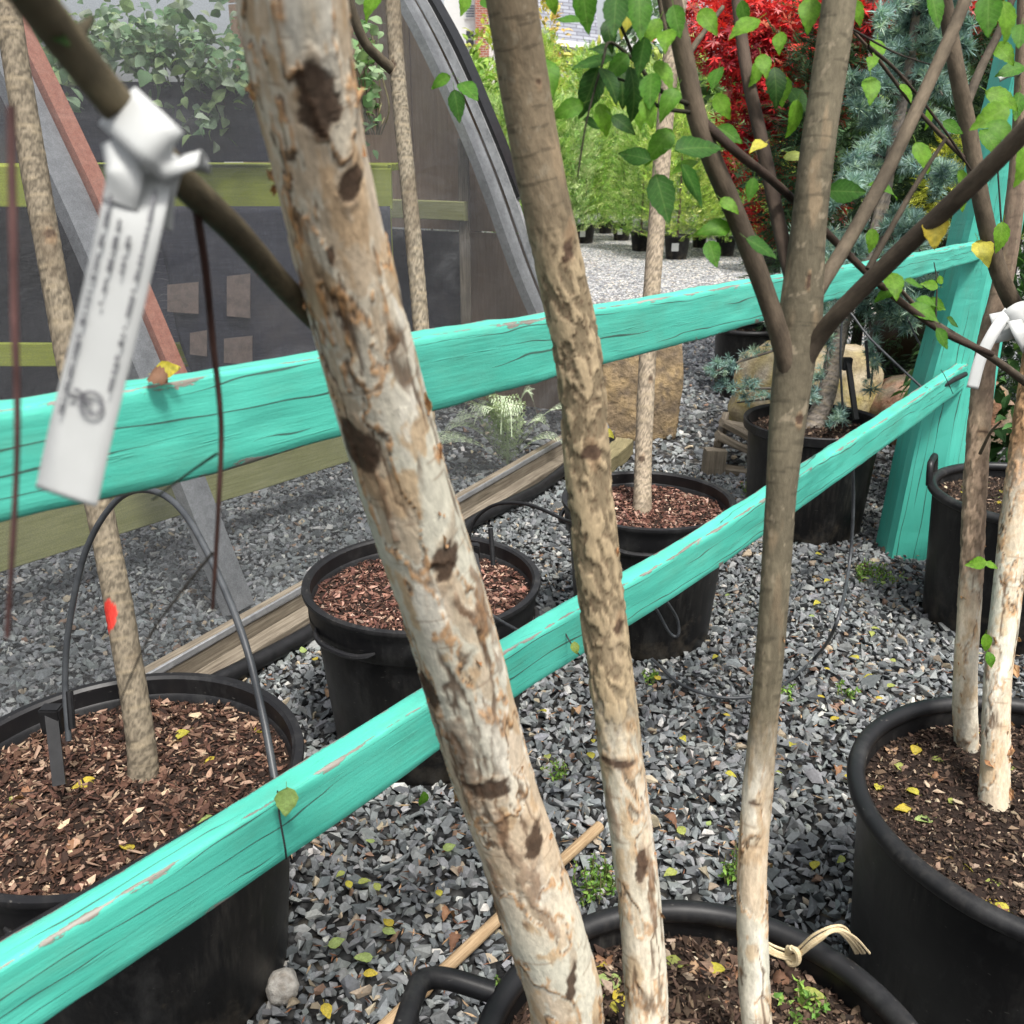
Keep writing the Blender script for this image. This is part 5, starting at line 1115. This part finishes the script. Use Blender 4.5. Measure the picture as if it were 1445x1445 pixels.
def crown(name, label, base, blobs, n, kind, size, cols, wts, seed, trunk=None, cat='tree', nn=None, mat=None, group=None, droop=.2):
    r = np.random.default_rng(seed); t = thing(name, base, label, cat, group); PP, DD = [], []
    tot = sum(b[2] for b in blobs)
    for c, rad, wgt in blobs: p, d = blob_points(r, int(n * wgt / tot), c, rad); PP.append(p); DD.append(d)
    p = np.vstack(PP); d = np.vstack(DD); k = len(p); Yd = d + r.normal(0, .5, (k, 3)) - np.array([0, 0, droop]); Nn = np.array([0, -.25, .9]) + r.normal(0, .4, (k, 3))
    V, T, Cc = scatter(kind, r.integers(0, len(kind), k), p, frame_rot(Yd, Nn), size * r.uniform(.6, 1.3, k), pal(k, cols, wts, .2, r))
    tag(obj('crown', mesh_np('crown', V, T, Cc), mat or M_fol, t), kind='stuff')
    for pts, r0, r1 in trunk or []: o = branch(t, pts, r0, r1, (.07, .05, .04), 8); o.name = 'trunk' if pts is trunk[0][0] else 'branch'
    return t
mb_ = P(1110, 300, 6.6); mb_[2] = 0
crown('red_maple', 'red-leaved cutleaf maple glowing behind the forked grey-brown stem', mb_,
      [(P(1090, 70, 6.5), (.42, .35, .22), 3), (P(1150, 40, 6.6), (.45, .35, .24), 3), (P(1060, 160, 6.5), (.22, .3, .25), 1.6), (P(1110, 200, 6.5), (.28, .3, .30), 2), (P(1250, 30, 6.7), (.40, .3, .14), 1.6), (P(1130, 10, 6.6), (.6, .4, .2), 2), (P(1085, 300, 6.5), (.22, .25, .16), 1), (P(1410, 30, 6.0), (.25, .2, .12), .8), (P(1390, 95, 5.6), (.12, .1, .05), .2), (P(1150, 285, 6.6), (.25, .25, .2), .8), (P(1050, 60, 6.4), (.35, .3, .25), 2), (P(1215, 90, 6.5), (.35, .3, .2), 1.2), (P(1130, 130, 6.3), (.4, .3, .25), 2), (P(1010, 30, 6.6), (.35, .3, .16), 1.4), (P(1290, 15, 6.6), (.5, .3, .16), 1.6), (P(1040, 230, 6.4), (.16, .2, .14), .7), (P(1120, 330, 6.4), (.2, .2, .1), .5), (P(1220, 25, 5.7), (.28, .2, .13), 1.5), (P(1400, 15, 5.4), (.25, .2, .12), .9)],
      7600, PALM, .062, [(.52, .026, .034), (.64, .04, .036), (.32, .018, .026), (.66, .22, .22), (.17, .012, .020)], [3, 3, 2, 1, 1.5], 31,
      [([mb_ + [0.05, .1, 0], P(1130, 250, 6.6), P(1115, 130, 6.6), P(1080, 30, 6.6)], .035, .010), ([P(1130, 240, 6.6), P(1180, 120, 6.7), P(1250, 30, 6.7)], .02, .006), ([P(1120, 190, 6.6), P(1070, 150, 6.55), P(1030, 80, 6.5)], .014, .004)], mat=M_fol)
# darker evergreens that close the view on the right
def evg(name, label, px, py0, y, rx, ry, rz, n, cols, seed, size=.10, kind=SPRAY, cat='shrub'):
    c = P(px, py0, y); b = np.array([c[0], y, 0]); crown(name, label, b, [(c, (rx, ry, rz), 1)], n, kind, size, cols, np.ones(len(cols)), seed, [([b, np.array([c[0] + .02, y, c[2]])], .04, .015)], cat)
DG = [(.03, .065, .03), (.05, .10, .045), (.02, .04, .022), (.07, .12, .05)]
evg('evergreen_shrub', 'dark evergreen shrub in deep shade behind the blue cedar', 1240, 230, 5.9, .75, .5, 1.1, 3600, DG, 41, .12)
evg('evergreen_shrub', 'dark evergreen shrub behind the teal post', 1440, 300, 5.2, .7, .5, 1.3, 3600, DG, 42, .12)
evg('broadleaf_shrub', 'broad-leaved dark green shrub at the foot of the post behind the leaf-strewn pot', 1450, 560, 3.85, .50, .40, .75, 1500, [(.035, .09, .025), (.06, .14, .04), (.025, .06, .02), (.10, .20, .06)], 43, .10, BLADE)
evg('golden_conifer', 'small chartreuse conifer glowing beside the teal post', 1345, 262, 4.9, .14, .12, .24, 420, [(.50, .52, .05), (.60, .60, .10), (.38, .44, .05)], 44, .07)
evg('golden_conifer', 'pale green bushy conifer showing over the end of the upper rail', 1408, 318, 4.6, .11, .1, .12, 260, [(.30, .36, .12), (.40, .44, .16), (.20, .28, .08)], 45, .06)
# far trees
def far_tree(label, px, py, y, rx, rz, n, cols, seed, size=.3, cat='tree'):
    c = P(px, py, y); b = np.array([c[0], y, 0]); crown('far_tree', label, b, [(c, (rx, rx * .8, rz), 2), (c + np.array([rx * .5, 0, -rz * .4]), (rx * .7, rx * .6, rz * .6), 1), (c + np.array([-rx * .5, .2, -rz * .5]), (rx * .7, rx * .6, rz * .6), 1)], n, BLADE, size, cols, np.ones(len(cols)), seed, [([b, c * .5 + b * .5, c], .12, .04)], cat)
far_tree('grey-green pine showing past the house gable', 915, 75, 26, 1.0, 1.5, 900, [(.16, .24, .17), (.24, .32, .22), (.10, .16, .11)], 51)
far_tree('yellow-leaved bush against the white house wall', 700, 110, 30, 1.0, 1.6, 900, [(.36, .42, .08), (.50, .50, .12), (.24, .34, .08)], 52, .28)
far_tree('golden-orange young tree in front of the house window', 772, 70, 28, .45, 1.6, 420, [(.55, .36, .10), (.62, .46, .16), (.44, .40, .10)], 53, .22)
far_tree('golden-green thicket below the house', 840, 125, 24, 1.6, .8, 1500, [(.40, .44, .08), (.52, .48, .14), (.26, .36, .08)], 54, .24)
far_tree('light-green thicket below the gable', 950, 120, 23, 1.5, .9, 1300, [(.34, .42, .10), (.44, .50, .18), (.20, .30, .08)], 55, .24)
far_tree('bright green thicket beside the screen house end', 668, 170, 17, .8, 1.1, 1200, [(.22, .38, .06), (.32, .46, .10), (.14, .26, .05)], 56, .18)
far_tree('tall green tree behind the red maple', 1150, 90, 17, 2.0, 1.6, 1700, [(.10, .18, .05), (.18, .28, .08), (.06, .11, .04)], 57, .26)
far_tree('tall dark tree rising behind the blue cedar', 1330, 40, 14, 2.4, 2.4, 2200, [(.05, .10, .04), (.09, .16, .06), (.03, .06, .03)], 58, .26)

# ------------------------------------------------------------------ house
HY = 40.0
def siding_mat():
    t = NT('white_siding'); v = t.coord(); n = t.noise(v, .8, 4); sep = t.n('ShaderNodeSeparateXYZ'); t.l(v, sep.inputs[0])
    fr = t.math('FRACT', t.math('MULTIPLY', sep.outputs[2], 1 / .20)); return t.fin(t.ramp(n, [(.3, (.70, .70, .68)), (.7, (.78, .78, .76))]), .6, t.bump(fr, .9, .03), .3)
M_siding = siding_mat()
def shingle_mat():
    t = NT('grey_shingles'); b = t.n('ShaderNodeTexBrick'); b.inputs['Color1'].default_value = (.17, .18, .21, 1); b.inputs['Color2'].default_value = (.27, .28, .31, 1); b.inputs['Mortar'].default_value = (.10, .10, .12, 1)
    b.inputs['Scale'].default_value = 1; b.inputs['Brick Width'].default_value = .5; b.inputs['Row Height'].default_value = .17; b.inputs['Mortar Size'].default_value = .018
    t.l(t.coord(), b.inputs[0]); return t.fin(b.outputs[0], .85, t.bump(b.outputs[1], .4, .02), .2)
M_shing = shingle_mat()
def brick_mat():
    t = NT('red_brick'); b = t.n('ShaderNodeTexBrick'); b.inputs['Color1'].default_value = (.34, .10, .06, 1); b.inputs['Color2'].default_value = (.24, .07, .045, 1); b.inputs['Mortar'].default_value = (.35, .30, .26, 1)
    b.inputs['Brick Width'].default_value = .24; b.inputs['Row Height'].default_value = .08; b.inputs['Mortar Size'].default_value = .012; b.inputs['Scale'].default_value = 1
    mp = t.n('ShaderNodeMapping'); mp.inputs['Rotation'].default_value = (R_(90), 0, 0); t.l(t.n('ShaderNodeTexCoord').outputs['Object'], mp.inputs[0]); t.l(mp.outputs[0], b.inputs[0]); return t.fin(b.outputs[0], .85, None, .2)
M_brick = brick_mat(); M_glass = simple('window_glass', (.03, .035, .045), (.08, .09, .10), .5, .12, 0, .001, spec=.6); M_white = simple('white_trim', (.76, .76, .75), (.8, .8, .79), 3, .5, .05, .002); M_blue = simple('blue_grey_shutter', (.14, .17, .21), (.19, .22, .26), 3, .6, .1, .002)
hs_ = thing('white_house', (P(760, 100, HY)[0], HY + 4, 0), 'white clapboard house with grey shingle roof and brick chimney beyond the shrubs', 'house')
def hx_(px): return P(px, 60, HY)[0]
def hz_(py): return P(720, py, HY)[2]
def hbox(name, px0, px1, py0, py1, y0, y1, mat, parent=hs_):
    x0, x1 = hx_(px0), hx_(px1); z1, z0 = hz_(py0), hz_(py1); return MB().box(((x0 + x1) / 2, (y0 + y1) / 2, (z0 + z1) / 2), (x1 - x0, y1 - y0, z1 - z0)).build(name, mat, parent)
def window(px0, px1, py0, py1, yf, shutters=False, vent=False):
    f = hbox('window', px0, px1, py0, py1, yf - .06, yf + .05, M_white)
    if vent:
        for k in range(5): hbox('louvre', px0 + 1, px1 - 1, py0 + 2 + k * (py1 - py0 - 3) / 5, py0 + 3.6 + k * (py1 - py0 - 3) / 5, yf - .09, yf - .062, M_blue, f)
        return
    ym = (py0 + py1) / 2
    hbox('pane', px0 + 2, px1 - 2, py0 + 2, ym - .8, yf - .075, yf - .063, M_glass, f); hbox('pane', px0 + 2, px1 - 2, ym + .8, py1 - 2, yf - .075, yf - .063, M_glass, f)
# wing with the chimney
hbox('wall', 628, 706, -60, 330, HY, HY + 7, M_siding); window(656, 670.5, 42, 69, HY); window(657, 671, 6, 27, HY, vent=True)
hbox('chimney', 672, 690, -60, 330, HY - .7, HY - .01, M_brick)
# middle block, its roof slope faces the viewer
hbox('wall', 706.5, 842, 52, 330, HY + .8, HY + 6, M_siding); window(782, 793, 58, 104, HY + .8); window(794.5, 800, 58, 104, HY + .8)
hbox('shutter', 775, 781.5, 58, 104, HY + .72, HY + .79, M_blue); hbox('shutter', 800.6, 806.5, 58, 104, HY + .72, HY + .79, M_blue)
e0 = np.array([hx_(704), HY + .3, hz_(46)]); e1 = np.array([hx_(846), HY + .3, hz_(62)]); up3 = np.array([0, 5.5, 4.6])
rf = MB().add([e0, e1, e1 + up3, e0 + up3, e0 - [0, 0, .18], e1 - [0, 0, .18], e1 + up3 - [0, 0, .18], e0 + up3 - [0, 0, .18]], [(0, 1, 2, 3), (7, 6, 5, 4), (0, 4, 5, 1), (1, 5, 6, 2), (2, 6, 7, 3), (3, 7, 4, 0)]).build('roof', M_shing, hs_)
MB().beam(e0 - [0, .12, .1], e1 - [0, .12, .1], .16, .2).build('gutter', M_white, rf)
# gable wing
gx0, gx1, gxm = hx_(842.5), hx_(930), hx_(888); gz0, gzt = hz_(64), hz_(10)
MB().add([(gx0, HY + .2, 0), (gx1, HY + .2, 0), (gx1, HY + .2, gz0), (gxm, HY + .2, gzt), (gx0, HY + .2, gz0), (gx0, HY + 6, 0), (gx1, HY + 6, 0), (gx1, HY + 6, gz0), (gxm, HY + 6, gzt), (gx0, HY + 6, gz0)], [(0, 1, 2, 3, 4), (9, 8, 7, 6, 5), (0, 4, 9, 5), (1, 6, 7, 2), (0, 5, 6, 1)]).build('gable_wall', M_siding, hs_)
for xa in (gx0 - .25, gx1 + .25):
    a_ = np.array([xa, HY + 0.0, gz0 - .22]); b_ = np.array([gxm, HY + 0.0, gzt + .08]); dv = np.array([0, 6.2, 0]); MB().add([a_, b_, b_ + dv, a_ + dv, a_ + [0, 0, .16], b_ + [0, 0, .16], b_ + dv + [0, 0, .16], a_ + dv + [0, 0, .16]], [(3, 2, 1, 0), (4, 5, 6, 7), (0, 1, 5, 4), (1, 2, 6, 5), (2, 3, 7, 6), (3, 0, 4, 7)]).build('roof', M_shing, hs_)
    MB().beam(a_ - [0, .05, .02], b_ - [0, .05, .02], .06, .2).build('barge_board', M_white, hs_)
window(860, 865.5, 39, 55, HY + .2); window(880, 887, 44, 62, HY + .2)

# ------------------------------------------------------------------ more pots in the middle distance
g1 = Z(1030, 566, 0); GL = (g1[0] + .12, g1[1] + .2, .21, .42)
make_pot('G', 'roll', 'dusty black pot half hidden behind the lichen boulder', loc=GL); make_mulch('G', 700, *DARKM, 'dark mulch in the dusty pot behind the lichen boulder', loc=GL)
M_glaze = simple('dark_brown_glaze', (.018, .012, .008), (.05, .032, .018), 4, .35, .1, .004)
gp = P(1272, 470, 5.4); t_ = thing('glazed_pot', (gp[0], 5.4, gp[2] - .15), 'dark brown round glazed pot in the shade behind the upper rail', 'pot')
MB().lathe([(.0, -.145), (.10, -.145), (.15, -.08), (.165, 0), (.15, .09), (.13, .12), (.145, .14), (.135, .15), (.115, .12), (0, .10)], 40, (gp[0], 5.4, gp[2])).build('body', M_glaze, t_, True)
MB().box((gp[0], 5.4, (gp[2] - .145) / 2), (.36, .36, gp[2] - .147)).build('plinth', M_oldstone if 'M_oldstone' in globals() else M_plastic, t_, bevel=.02)

# ------------------------------------------------------------------ weeds
WG = [(.16, .30, .05), (.24, .38, .08), (.10, .20, .04)]
def weed(px, py, spread, hgt, n, label, z=0.01, seed=1):
    r = np.random.default_rng(seed); b = Z(px, py, z); t = thing('weed', b, label, 'weed'); PP, YY = [], []; m = MB()
    for k in range(max(6, n // 14)):
        a = r.uniform(0, 6.28); q = spread * math.sqrt(r.random()); p0 = b + np.array([q * math.cos(a) * .8, q * math.sin(a) * .8, 0]); p1 = p0 + np.array([r.normal(0, .012), r.normal(0, .012), hgt * r.uniform(.5, 1.2)])
        c = spline([p0, (p0 + p1) / 2 + r.normal(0, .004, 3), p1], 10); m.tube(c, [.0012] * 9 + [.0006], 4, False)
        for i in range(14): u = r.uniform(.15, 1); j = min(int(u * 9), 8); PP.append(c[j]); YY.append(unit(r.normal(size=3) + np.array([0, 0, .5])))
    m.build('stem', M_vstem, t); k = len(PP); V, T, Cc = scatter(BLADE, r.integers(0, 3, k), np.array(PP), frame_rot(np.array(YY), r.normal(size=(k, 3)) + np.array([0, -.4, 1])), .011 * r.uniform(.6, 1.4, k), pal(k, WG, [1, 1, 1], .2, r))
    tag(obj('leaves', mesh_np('weed_leaves', V, T, Cc), M_fol, t), kind='stuff')
weed(1235, 818, .085, .05, 420, 'bright green mat of weeds in the gravel before the teal post', seed=1)
weed(838, 1262, .055, .07, 330, 'green creeping weed between the pale stem feet behind the rope pot', seed=2)
weed(1030, 1245, .018, .09, 130, 'upright green weed sprig behind the slender forked stem', seed=3)
weed(1190, 985, .03, .03, 90, 'tiny weed seedling in the gravel behind the big birch pot', seed=4)
weed(1110, 985, .025, .035, 90, 'small weed sprig on the gravel near the curling tube end', seed=5)
weed(790, 1100, .03, .04, 80, 'small weed beside the cream leaning stem in open gravel', seed=6)
weed(920, 965, .02, .05, 80, 'little weed at the foot of the pot before the flat rock', seed=7)
weed(1060, 700, .06, .05, 160, 'weedy patch beside the broken crate', seed=8)
weed(718, 1420, .012, .05, 60, 'small glossy seedling on the rim side soil of the rope pot', .40, 9)
weed(1130, 1420, .035, .03, 120, 'patch of green seedlings in the rope pot soil', .40, 10)

# ------------------------------------------------------------------ fallen leaves
rl = random.Random(9)
def scatter_leaves(px0, px1, py0, py1, n, z, sets, label, group, smin=.022, smax=.040, inside=None):
    k = tries = 0
    while k < n and tries < 4000:
        tries += 1; p = Z(rl.uniform(px0, px1), rl.uniform(py0, py1), z)
        if inside:
            x, y, R, h = POT[inside]
            if (p[0] - x) ** 2 + (p[1] - y) ** 2 > (R * .86) ** 2: continue
            zz = z + .004
        else:
            if any((p[0] - bx) ** 2 + (p[1] - by) ** 2 < (br + .08) ** 2 for bx, by, br in blockers): continue
            zz = .030
        fallen(p[0], p[1], zz + rl.uniform(0, .006), rl.uniform(smin, smax), rl.choice(sets), label, group, .22); k += 1
scatter_leaves(400, 1200, 850, 1300, 46, .0, YELLOW, 'small yellow leaf fallen on the grey gravel', 'yellow leaves on the gravel', .018, .034)
scatter_leaves(1080, 1400, 740, 1000, 22, .0, YELLOW, 'small yellow leaf fallen on the gravel between post and birch pot', 'yellow leaves before the post', .02, .036)
scatter_leaves(390, 1210, 880, 1420, 16, .0, BROWN, 'curled brown leaf fallen on the grey gravel', 'brown leaves on the gravel', .022, .042)
scatter_leaves(390, 560, 1300, 1440, 6, .0, YELLOW, 'yellow leaf fallen on gravel beside the pale chunky stone', 'yellow leaves by the pale stone', .024, .036)
scatter_leaves(-80, 420, 950, 1220, 13, .40, YELLOW, 'yellow-green leaf fallen on mulch around the red-marked trunk', 'leaves on mulch of the red-marked tree', .034, .052, 'L')
scatter_leaves(-80, 420, 950, 1220, 14, .40, BROWN, 'crumpled brown leaf on mulch around the red-marked trunk', 'brown leaves on mulch of the red-marked tree', .03, .055, 'L')
scatter_leaves(1210, 1445, 990, 1330, 20, .40, YELLOW, 'yellow leaf fallen on soil around the two-stemmed birch', 'leaves on soil of the two-stemmed birch', .018, .034, 'E')
scatter_leaves(1210, 1445, 990, 1330, 10, .40, BROWN, 'brown leaf fallen on soil around the two-stemmed birch', 'brown leaves on soil of the two-stemmed birch', .02, .036, 'E')
scatter_leaves(690, 1290, 1290, 1445, 14, .40, YELLOW, 'yellow leaf fallen on soil in the rope pot', 'leaves on soil of the rope pot', .022, .042, 'F')
scatter_leaves(690, 1290, 1290, 1445, 22, .40, BROWN, 'dry brown leaf fallen on soil in the rope pot', 'brown leaves on soil of the rope pot', .018, .036, 'F')
scatter_leaves(1330, 1445, 660, 730, 17, .40, YELLOW, 'yellow leaf fallen in the pot against the teal post', 'leaves in the pot by the post', .04, .065, 'D')
for (px, py, z, s, me, lb) in [(404, 1132, None, 50, YELLOW[3], 'olive leaf stuck to the lower rail by the tie wire')]:
    leaf_o = leaf_at(px, py, 95, s, 1.075, me, None, .12, 'fallen_leaf'); tag(leaf_o, lb, 'leaf')
for (px, py, ang, ln, a, me, lb) in [(215, 527, 200, 44, .80, BROWN[2], 'curled dark leaf resting on top of the upper rail'), (235, 522, 350, 42, .81, YELLOW[2], 'bright yellow leaf resting on top of the upper rail'), (860, 612, 30, 20, 3.2, YELLOW[0], 'tiny yellow leaf near the split log'), (812, 915, 80, 20, 1.5, YELLOW[1], 'round yellowish leaf caught on the rail by the flaking stem'), (290, 1163, 160, 36, 1.14, YELLOW[3], 'green-yellow leaf on the black pipe'), (597, 1130, 95, 30, 1.93, GREEN[4], 'single green leaf fallen on gravel under the lower rail')]:
    tag(leaf_at(px, py, ang, ln, a, me, None, .3, 'fallen_leaf'), lb, 'leaf')
